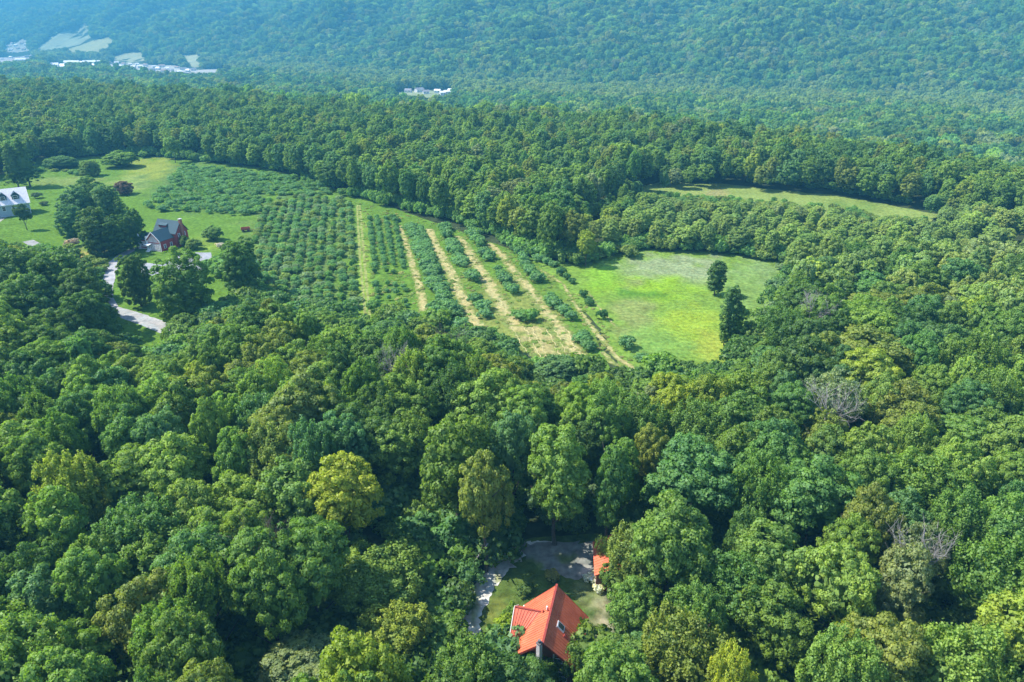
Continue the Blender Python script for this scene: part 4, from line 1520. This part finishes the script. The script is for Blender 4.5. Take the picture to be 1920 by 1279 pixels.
# cross gable on the left slope
cgz = 6.55
xr = -(RH - cgz) / ((RH - EH) / HW)        # where its ridge meets the main slope
yc = 0.7
cgw = 2.3
e2 = cgz - 2.1
ye2 = yc - cgw
xe = -(RH - e2) / ((RH - EH) / HW)          # main slope at its eave height
cg = roof_plate('cross_gable_roof', [(xr, yc, cgz + .03), (-HW - .5, yc, cgz + .03), (-HW - .5, ye2, e2 + .03), (xe + .0, ye2, e2 + .03)], .12, M_RROOF, cab)
cg2 = roof_plate('cross_gable_roof', [(xr, yc, cgz + .03), (-HW - .5, yc, cgz + .03), (-HW - .5, yc + cgw, e2 + .03), (xe, yc + cgw, e2 + .03)], .12, M_RROOF, cab)
seams('roof_seams', [(xr - .3, yc, cgz + .05), (-HW - .45, yc, cgz + .05), (-HW - .45, ye2, e2 + .05), (xe + .0, ye2, e2 + .05)], 7, M_RROOF, cg, .045, .045)
MB().bar((xr, yc, cgz + .08), (-HW - .52, yc, cgz + .08), .2, .08).build('ridge_cap', M_RTRIM, cab)
MB().add([(-HW - .2, ye2 + .25, 0), (-HW - .2, yc + cgw - .25, 0), (-HW - .2, yc + cgw - .25, e2 + .12), (-HW - .2, yc, cgz - .12), (-HW - .2, ye2 + .25, e2 + .12),
          (-HW + .6, ye2 + .25, 0), (-HW + .6, yc + cgw - .25, 0), (-HW + .6, yc + cgw - .25, e2 + .12), (-HW + .6, yc, cgz - .12), (-HW + .6, ye2 + .25, e2 + .12)],
         [(0, 4, 3, 2, 1), (0, 5, 9, 4), (1, 2, 7, 6), (2, 3, 8, 7), (3, 4, 9, 8)]).build('cross_gable_wall', M_WALLW, cab)
MB().bar((-HW - .56, yc + .05, cgz - .02), (-HW - .56, yc + cgw, e2 + .02), .06, .2).build('barge_board', M_WHITE, cab)
MB().bar((-HW - .56, yc - .05, cgz - .02), (-HW - .56, ye2, e2 + .02), .06, .2).build('barge_board', M_WHITE, cab)
MB().bar((-HW - .5, ye2 - .06, e2 - .1), (xe, ye2 - .06, e2 - .1), .1, .1).build('gutter', M_RTRIM, cab)
window(cab, (-HW - .2, yc, 4.2), .9, 1.2, (-1, 0))
window(cab, (-HW - .2, yc, 1.6), 1.2, 1.3, (-1, 0))
for wy_ in (-2.6, 0, 2.5):
    window(cab, (wx, wy_, 1.7), 1.0, 1.2, (1, 0))
window(cab, (-2, -wy, 1.8), 1.3, 1.3, (0, -1))
window(cab, (2, -wy, 1.8), 1.3, 1.3, (0, -1))
window(cab, (1.6, -wy, 4.6), .9, 1.1, (0, -1))
window(cab, (0, wy, 5.0), 1.0, 1.2, (0, 1))
MB().box(-.5, .5, wy, wy + .06, 0, 2.1).build('door', M_WHITE, cab)
# chimney
CHX, CHY = -.30, -HL - 1.2


def diamond(mb, h_, z0_, z1_):
    """a square shaft standing cornerwise"""
    c8 = [(CHX + h_ * math.cos(a), CHY + h_ * math.sin(a)) for a in [math.radians(q) for q in (15, 105, 195, 285)]]
    return mb.add([(x, y, z0_) for x, y in c8] + [(x, y, z1_) for x, y in c8], [(3, 2, 1, 0), (4, 5, 6, 7), (0, 1, 5, 4), (1, 2, 6, 5), (2, 3, 7, 6), (3, 0, 4, 7)])


cho = diamond(MB(), .34, -.3, 8.3).build('chimney', M_STONE, cab)
diamond(MB(), .41, 8.3, 8.42).build('chimney_cap', M_FLUE, cho)
MB().tube([(CHX, CHY, 8.42), (CHX, CHY, 8.75)], [.17, .17], 10).build('flue', M_FLUE, cho)
cb = MB().box(-.75, .15, -HL - .9, -HL + .38, -.3, 2.6).build('chimney_base', M_STONE, cho)
# skylights on the right slope
sl = (RH - EH) / HW


def on_right(x, y, off=0.0):
    nn = Vector((sl, 0, 1)).normalized()
    return Vector((x, y, RH - sl * x)) + nn * off


for (x, y, a_, b_) in ((1.35, -.9, .40, .46), ):
    f = MB()
    P4 = [on_right(x - a_, y - b_, .14), on_right(x + a_, y - b_, .14), on_right(x + a_, y + b_, .14), on_right(x - a_, y + b_, .14)]
    f.slab(P4, .2)
    fo = f.build('skylight', M_GREYMETAL, cab)
    f = MB()
    f.slab([on_right(x - a_ + .1, y - b_ + .1, .16), on_right(x + a_ - .1, y - b_ + .1, .16), on_right(x + a_ - .1, y + b_ - .1, .16), on_right(x - a_ + .1, y + b_ - .1, .16)], .015)
    f.build('pane', M_GLASS, fo)
for (x, y) in ((2.05, -1.55),):
    f = MB()
    f.slab([on_right(x - .2, y - .2, .16), on_right(x + .2, y - .2, .16), on_right(x + .2, y + .2, .16), on_right(x - .2, y + .2, .16)], .22)
    f.build('roof_hatch', M_RTRIM, cab)
for (x, y, h_) in ((-.55, .55, .55), (-.95, .35, .45), (-.35, .1, .4)):
    b0 = RH + sl * x - .1
    MB().tube([(x, y, b0), (x, y, b0 + h_)], [.1, .1], 8).build('vent_pipe', M_RTRIM if h_ < .5 else M_WHITE, cab)
# low porch on the right
pr = MB()
pr.slab([(HW - .5, -HL + .3, 2.7), (HW + 1.5, -HL + .3, 2.2), (HW + 1.5, -1.0, 2.2), (HW - .5, -1.0, 2.7)], .12)
pr.build('porch_roof', M_RTRIM, cab)
pp = MB()
for y in (-HL + .4, -1.1):
    pp.box(HW + 1.35, HW + 1.47, y, y + .12, -.2, 2.1)
    pp.build('porch_post', M_WALLW, cab)
    pp = MB()
pp.box(HW - .4, HW + 1.5, -HL + .3, -1.0, -.2, .35).build('porch_floor', M_WALLW, cab)

# --- small red roofed shed right of the turning area
sq = at(1113, 1045, 3.2)
shed = empty('shed', (sq.x, sq.y, sq.z), math.radians(-4), 'small shed with a red metal roof half hidden by trees', 'shed')
MB().box(.3, 5.2, -2.9, 2.9, -.3, 3.0).build('wall', M_WALLW, shed)
A4 = [(2.75, -3.3, 4.6), (2.75, 3.3, 4.6), (0, 3.3, 3.0), (0, -3.3, 3.0)]
B4 = [(2.75, -3.3, 4.6), (2.75, 3.3, 4.6), (5.5, 3.3, 3.0), (5.5, -3.3, 3.0)]
for q_ in (A4, B4):
    o = roof_plate('roof', q_, .12, M_RROOF, shed)
    seams('roof_seams', q_, 13, M_RROOF, o, .045, .045)
MB().bar((2.75, -3.33, 4.63), (2.75, 3.33, 4.63), .24, .09).build('ridge_cap', M_RTRIM, shed)
gb = MB()
for y in (-2.9, 2.9):
    gb.add([(.3, y, 3.0), (5.2, y, 3.0), (2.75, y, 4.42)], [(0, 1, 2)])
    gb.add([(.3, y * .98, 3.0), (5.2, y * .98, 3.0), (2.75, y * .98, 4.42)], [(0, 2, 1)])
gb.build('gable', M_WALLW, shed)
MB().box(1.6, 3.9, -2.96, -2.9, 0, 2.4).build('door', M_RTRIM, shed)


def gable_block(parent, x0, x1, y0, y1, hw, hr, axis, wallm, roofm, ov_=.5, th=.16, wname='wall', z0=-.3):
    """walls with gables and two roof plates; axis 'x' or 'y' is the ridge direction"""
    mb = MB()
    if axis == 'y':
        xm = (x0 + x1) / 2
        mb.add([(x0, y0, z0), (x1, y0, z0), (x1, y1, z0), (x0, y1, z0), (x0, y0, hw), (x1, y0, hw), (x1, y1, hw), (x0, y1, hw), (xm, y0, hr - .05), (xm, y1, hr - .05)],
               [(0, 1, 5, 8, 4), (2, 3, 7, 9, 6), (1, 2, 6, 5), (3, 0, 4, 7), (4, 8, 9, 7), (5, 6, 9, 8)])
        s_ = (hr - hw) / (xm - x0)
        ra, rb_ = (xm, y0 - ov_, hr + th), (xm, y1 + ov_, hr + th)
        q1 = [ra, rb_, (x0 - ov_, y1 + ov_, hw - s_ * ov_ + th), (x0 - ov_, y0 - ov_, hw - s_ * ov_ + th)]
        q2 = [ra, rb_, (x1 + ov_, y1 + ov_, hw - s_ * ov_ + th), (x1 + ov_, y0 - ov_, hw - s_ * ov_ + th)]
    else:
        ym = (y0 + y1) / 2
        mb.add([(x0, y0, z0), (x1, y0, z0), (x1, y1, z0), (x0, y1, z0), (x0, y0, hw), (x1, y0, hw), (x1, y1, hw), (x0, y1, hw), (x0, ym, hr - .05), (x1, ym, hr - .05)],
               [(0, 1, 5, 4), (2, 3, 7, 6), (1, 2, 6, 9, 5), (3, 0, 4, 8, 7), (4, 5, 9, 8), (6, 7, 8, 9)])
        s_ = (hr - hw) / (ym - y0)
        ra, rb_ = (x0 - ov_, ym, hr + th), (x1 + ov_, ym, hr + th)
        q1 = [ra, rb_, (x1 + ov_, y0 - ov_, hw - s_ * ov_ + th), (x0 - ov_, y0 - ov_, hw - s_ * ov_ + th)]
        q2 = [ra, rb_, (x1 + ov_, y1 + ov_, hw - s_ * ov_ + th), (x0 - ov_, y1 + ov_, hw - s_ * ov_ + th)]
    mb.build(wname, wallm, parent)
    return roof_plate('roof', q1, th, roofm, parent), roof_plate('roof', q2, th, roofm, parent), q1, q2


# --- the red farmhouse
hp = at(292, 471)
rh = empty('red_house', (hp.x, hp.y, hp.z), math.radians(-20), 'red gabled farmhouse with blue grey roofs and white trim beside the driveway', 'house')
rh.scale = (.8, .8, .8)
gable_block(rh, -3.4, 3.4, 0, 8.0, 4.9, 8.2, 'y', M_REDWALL, M_SLATE, .55)
MB().add([(-3.2, -.03, -.2), (3.2, -.03, -.2), (3.2, -.03, 4.7), (0, -.03, 7.5), (-3.2, -.03, 4.7)], [(0, 1, 2, 3, 4)]).build('front_cladding', M_PINKWALL, rh)
MB().box(-3.2, 3.2, -.16, -.1, 3.4, 3.75).build('red_band', M_REDWALL, rh)
MB().bar((-3.3, -.5, 4.55), (0, -.5, 7.75), .06, .5).build('red_board', M_REDWALL, rh)
MB().bar((3.3, -.5, 4.55), (0, -.5, 7.75), .06, .5).build('red_board', M_REDWALL, rh)
gable_block(rh, -6.5, 4.9, 7.4, 14.2, 6.4, 10.6, 'x', M_REDWALL, M_SLATE, .5)
gable_block(rh, -8.6, -3.9, .8, 6.8, 4.4, 6.4, 'x', M_PINKWALL, M_SLATE, .45)
for x in (-1.25, 1.1):
    window(rh, (x, 0, 5.0), .95, 1.5, (0, -1))
for x in (-1.9, .2, 2.1):
    window(rh, (x, 0, 1.7), .95, 1.5, (0, -1))
for x in (-7.6, -5.4):
    window(rh, (x, .8, 2.3), .9, 1.4, (0, -1))
for y in (2.2, 5.6):
    window(rh, (3.4, y, 1.9), .9, 1.5, (1, 0))
for y, z in ((9.2, 2.0), (12.0, 2.0), (9.2, 5.0), (12.2, 5.0), (10.8, 7.8)):
    window(rh, (4.9, y, z), .85, 1.4, (1, 0))
tm = MB()
tm.box(-3.43, 3.43, -.09, -.003, 3.15, 3.4)
tm.box(-3.5, -3.25, -.12, -.002, -.2, 4.9)
tm.box(3.25, 3.5, -.12, -.002, -.2, 4.9)
tm.build('trim', M_WHITE, rh)
tm = MB()
tm.bar((-3.95, -.6, 4.45), (0, -.6, 8.3), .07, .35)
tm.bar((3.95, -.6, 4.45), (0, -.6, 8.3), .07, .35)
tm.build('barge_board', M_WHITE, rh)
for z0_, z1_ in ((.55, .9), (3.6, 4.1)):
    MB().box(-8.65, -3.92, .70, .79, z0_, z1_).build('red_band', M_REDWALL, rh)
MB().box(-9.2, -8.5, .2, 1.0, -.2, 5.6).build('corner_tower', M_WHITE, rh)
MB().add([(-9.3, .1, 5.6), (-8.4, .1, 5.6), (-8.4, 1.1, 5.6), (-9.3, 1.1, 5.6), (-8.85, .6, 6.9)], [(0, 1, 4), (1, 2, 4), (2, 3, 4), (3, 0, 4), (3, 2, 1, 0)]).build('tower_roof', M_WHITE, rh)
MB().box(-4.0, -3.45, -.4, 1.2, -.2, 6.0).build('porch_column', M_WHITE, rh)
st_ = MB()
for k_ in range(4):
    st_.box(-3.4, -1.8, -2.1 + .5 * k_, -.01, -.2 + .001 * k_, .18 * (k_ + 1))
st_.build('front_steps', M_WHITE, rh)
MB().add([(-3.9, -1.9, 2.9), (-1.4, -1.9, 2.9), (-1.4, -.05, 3.14), (-3.9, -.05, 3.14), (-3.9, -1.9, 2.75), (-1.4, -1.9, 2.75), (-1.4, -.05, 2.98), (-3.9, -.05, 2.98)],
         [(0, 1, 2, 3), (7, 6, 5, 4), (0, 4, 5, 1), (1, 5, 6, 2), (2, 6, 7, 3), (3, 7, 4, 0)]).build('porch_roof', M_WHITE, rh)
c_ = MB().box(5.0, 5.9, 10.2, 11.4, -.3, 11.6).build('chimney', M_BRICK, rh)
MB().box(4.9, 6.0, 10.1, 11.5, 11.6, 11.8).build('chimney_cap', M_STONE, c_)
# shed dormer on the main front slope
dm = MB().box(-4.6, -.6, 8.5, 10.4, 7.2, 8.9).build('dormer', M_REDWALL, rh)
roof_plate('dormer_roof', [(-4.9, 10.8, 9.9), (-.3, 10.8, 9.9), (-.3, 8.1, 8.95), (-4.9, 8.1, 8.95)], .14, M_SLATE, dm)

# --- the white house at the left edge
wp = at(60, 401)
wh = empty('white_house', (wp.x, wp.y, wp.z), math.radians(36), 'white house with a pale grey roof and three dormers at the left edge', 'house')
_, _, q1, q2 = gable_block(wh, -24, 0, 0, 9.5, 5.0, 10.0, 'x', M_BLUEWALL, M_LIGHTROOF, .5)
for x in (-3.8, -8.0, -12.2, -16.4):
    d_ = MB()
    d_.box(x - 1.2, x + 1.2, 1.1, 4.0, 6.0, 7.9)
    d_.add([(x - 1.2, 1.1, 7.9), (x + 1.2, 1.1, 7.9), (x, 1.1, 9.1)], [(0, 1, 2)])
    do = d_.build('dormer', M_SLATE, wh)
    for sgn in (-1, 1):
        roof_plate('dormer_roof', [(x, .8, 9.25), (x, 4.4, 9.25), (x + sgn * 1.45, 4.4, 7.75), (x + sgn * 1.45, .8, 7.75)], .1, M_SLATE, do)
    window(wh, (x, 1.1, 7.0), 1.4, 1.4, (0, -1))
for x in (-2.2, -5.4, -8.6, -11.8, -15):
    window(wh, (x, 0, 3.4 if x != -8.6 else 3.2), 1.0, 1.6, (0, -1))
for y in (2.4, 6.9):
    window(wh, (0, y, 2.2), 1.0, 1.6, (1, 0))
    window(wh, (0, y - .2 if y > 5 else y + .2, 5.4), .9, 1.4, (1, 0))
MB().bar((-24.3, -.62, 4.62), (.5, -.62, 4.62), .14, .3).build('gutter', M_WHITE, wh)
MB().bar((.56, -.5, 4.65), (.56, 4.75, 10.05), .06, .4).build('barge_board', M_WHITE, wh)
MB().bar((.56, 10, 4.65), (.56, 4.75, 10.05), .06, .4).build('barge_board', M_WHITE, wh)

# --- small things on the lawn
rp = at(461, 434)
cart = empty('hay_cart', rp, .4, 'small rust red farm cart standing on the lawn by the orchard', 'cart')
MB().box(-1.5, 1.5, -.9, .9, .7, .85).build('bed', M_RUST, cart)
sd_ = MB()
sd_.box(-1.5, 1.5, -.95, -.88, .85, 1.5)
sd_.box(-1.5, 1.5, .88, .95, .85, 1.5)
sd_.box(-1.57, -1.5, -.95, .95, .85, 1.5)
sd_.box(1.5, 1.57, -.95, .95, .85, 1.5)
sd_.build('side_board', M_RUST, cart)
for x in (-.9, .9):
    for y in (-1.02, 1.02):
        MB().tube([(x, y - .08, .45), (x, y + .08, .45)], [.45, .45], 14).build('wheel', M_BARK, cart)
MB().bar((1.5, 0, .75), (3.0, 0, .35), .1).build('tow_bar', M_RUST, cart)


def shrub(px, py, r_, h_, colour, label, name='shrub'):
    q = at(px, py)
    o = link(name, BUSH[random.randrange(4)], None, None, tuple(q), random.uniform(0, 6))
    o.scale = (r_ / 2.15, r_ / 2.15, h_ / 3.5)
    o['tint'] = list(colour)
    tag(o, label, 'shrub')
    return o


shrub(948, 1190, 1.5, 2.6, (0.26, 0.36, 0.03), 'bright yellow green shrub at the left wall of the cabin')
shrub(962, 1160, 1.1, 2.0, (0.16, 0.27, 0.04), 'green shrub behind the bright one at the cabin wall')
shrub(1111, 1092, 1.1, 1.5, (0.75, 0.76, 0.70), 'white flowering shrub at the edge of the cabin yard')
shrub(1122, 1108, .8, 1.2, (0.78, 0.78, 0.72), 'smaller white flowering shrub below the other')
shrub(1035, 1086, 1.0, 1.3, (0.30, 0.30, 0.10), 'low yellowish shrub behind the far gable of the cabin')
shrub(985, 1112, 1.1, 1.4, (0.10, 0.17, 0.04), 'low green shrub by the far left corner of the cabin roof')
shrub(137, 463, 2.2, 2.8, (0.42, 0.33, 0.32), 'pale pinkish shrub in the garden bed left of the dark trees')
shrub(130, 478, 1.8, 1.0, (0.36, 0.16, 0.10), 'low reddish flower bed on the dry lawn left of the driveway')
shrub(70, 372, 2.0, 2.6, (0.10, 0.16, 0.09), 'grey green shrub at the right gable of the white house')
shrub(83, 385, 1.8, 1.6, (0.08, 0.13, 0.06), 'low dark shrub on the lawn right of the white house')
shrub(414, 463, 1.5, 1.4, (0.55, 0.50, 0.48), 'pale shrub behind the dark broad tree by the orchard')

# ------------------------------------------------------------------ far valley buildings
M_FARWALL = simple('far_white_wall', (0.60, 0.59, 0.57), 0.1, .05, 0.8)
ROOFS = [simple('far_roof_grey', (0.20, 0.20, 0.22), .15, .05, .8), simple('far_roof_pale', (0.72, 0.71, 0.70), .1, .05, .7), simple('far_roof_brown', (0.28, 0.2, 0.17), .15, .05, .8)]


def far_house(px, py, L, W, Hh, mat_i, rz, what):
    q = at(px, py)
    e = empty('house' if L < 30 else 'long_building', (q.x, q.y, q.z + 1.2), rz, None, 'house' if L < 30 else 'building', 'buildings of the far village')
    gable_block(e, -L / 2, L / 2, -W / 2, W / 2, Hh, Hh + W * .32, 'x', M_FARWALL, ROOFS[mat_i], .6, .3, z0=-4)
    n_ = max(2, int(L / 6))
    for i in range(n_):
        x = -L / 2 + L * (i + .5) / n_
        m_ = MB()
        m_.box(x - .7, x + .7, -W / 2 - .08, -W / 2 - .01, 1.4, 3.2)
        m_.build('window', M_GLASS, e)
    e['label'] = what
    return e


fr = random.Random(99)
clusters = [([(8, 92), (24, 83), (40, 82), (50, 86), (33, 93), (20, 95), (45, 94), (14, 88), (30, 87), (54, 91)], 'small white house in the upper far village'),
            ([(5, 113), (20, 110), (35, 112), (50, 108), (62, 106)], 'white house in the lower left far village'),
            ([(205, 121), (218, 121), (232, 123), (245, 124), (256, 123), (262, 128), (275, 126), (288, 128), (296, 132), (305, 127), (315, 131), (322, 135), (333, 129), (345, 133), (352, 137),
              (362, 134), (270, 131), (284, 134), (308, 136), (338, 138), (228, 127), (250, 129)], 'pale house strung along the far valley village'),
            ([(765, 175), (785, 174), (800, 177), (822, 175), (838, 177), (848, 175), (830, 180)], 'white house of the far hamlet beyond the ridge'),
            ]
for pts, tx in clusters:
    for k_, (a, b) in enumerate(sorted(pts)):
        far_house(a + fr.uniform(-1.5, 1.5), b + fr.uniform(-.6, .6), fr.uniform(9, 17), fr.uniform(6, 9), fr.uniform(3.5, 5.5), fr.choice([0, 1, 1, 2]), fr.uniform(-.6, .9), f'{tx}, {ORDF[k_]} from the left')
for k_, (a, b, L) in enumerate(((40, 115, 60), (70, 122, 26), (100, 124.5, 60), (135, 120, 80), (168, 119.5, 70), (190, 119.5, 40))):
    far_house(a, b, L * .5, 13, 4.5, 1, fr.uniform(.25, .4), f'long white roofed building on the far valley flat, {ORDF[k_]} from the left')
LANDMARKS += [('golden yellow tree', 634, 900), ('orange red cabin', 1030, 1150), ('small red shed', 1135, 1035), ('bright tall tree', 1048, 900),
              ('most visible bare tree', 1527, 580), ('pale thin tree', 1740, 1020), ('dark bare tree', 492, 1020), ('big round maple', 335, 530),
              ('red house', 305, 440), ('white house', 30, 370), ('lone meadow tree', 1349, 520), ('bright yellow green tree', 120, 890),
              ('yellow tree at the bottom', 1385, 1245), ('broad emerald tree', 1540, 900), ('bluish tree above shed', 1310, 880), ('grey green thin tree', 1580, 740), ('bare pale tree', 742, 680), ('light tree beside the track', 740, 1060), ('corner tree', 1800, 1210),
              ('dark clump by the road', 90, 540), ('hay corner of the orchard', 1010, 650)]
resolve_labels()

# ------------------------------------------------------------------ haze: one closed box of even air
hb = MB().box(-5600, 3600, -320, 5400, -70, 420)
hm, ht = nmat('haze')
pv = N(ht, 'ShaderNodeVolumePrincipled')
pv.inputs['Color'].default_value = (*HAZE_COLOR, 1)
pv.inputs['Density'].default_value = HAZE_DENSITY
pv.inputs['Anisotropy'].default_value = 0.0
ho = N(ht, 'ShaderNodeOutputMaterial')
ht.links.new(pv.outputs[0], ho.inputs['Volume'])
tag(hb.build('haze', hm), 'thin bluish summer haze over the valley', None, None, 'stuff')
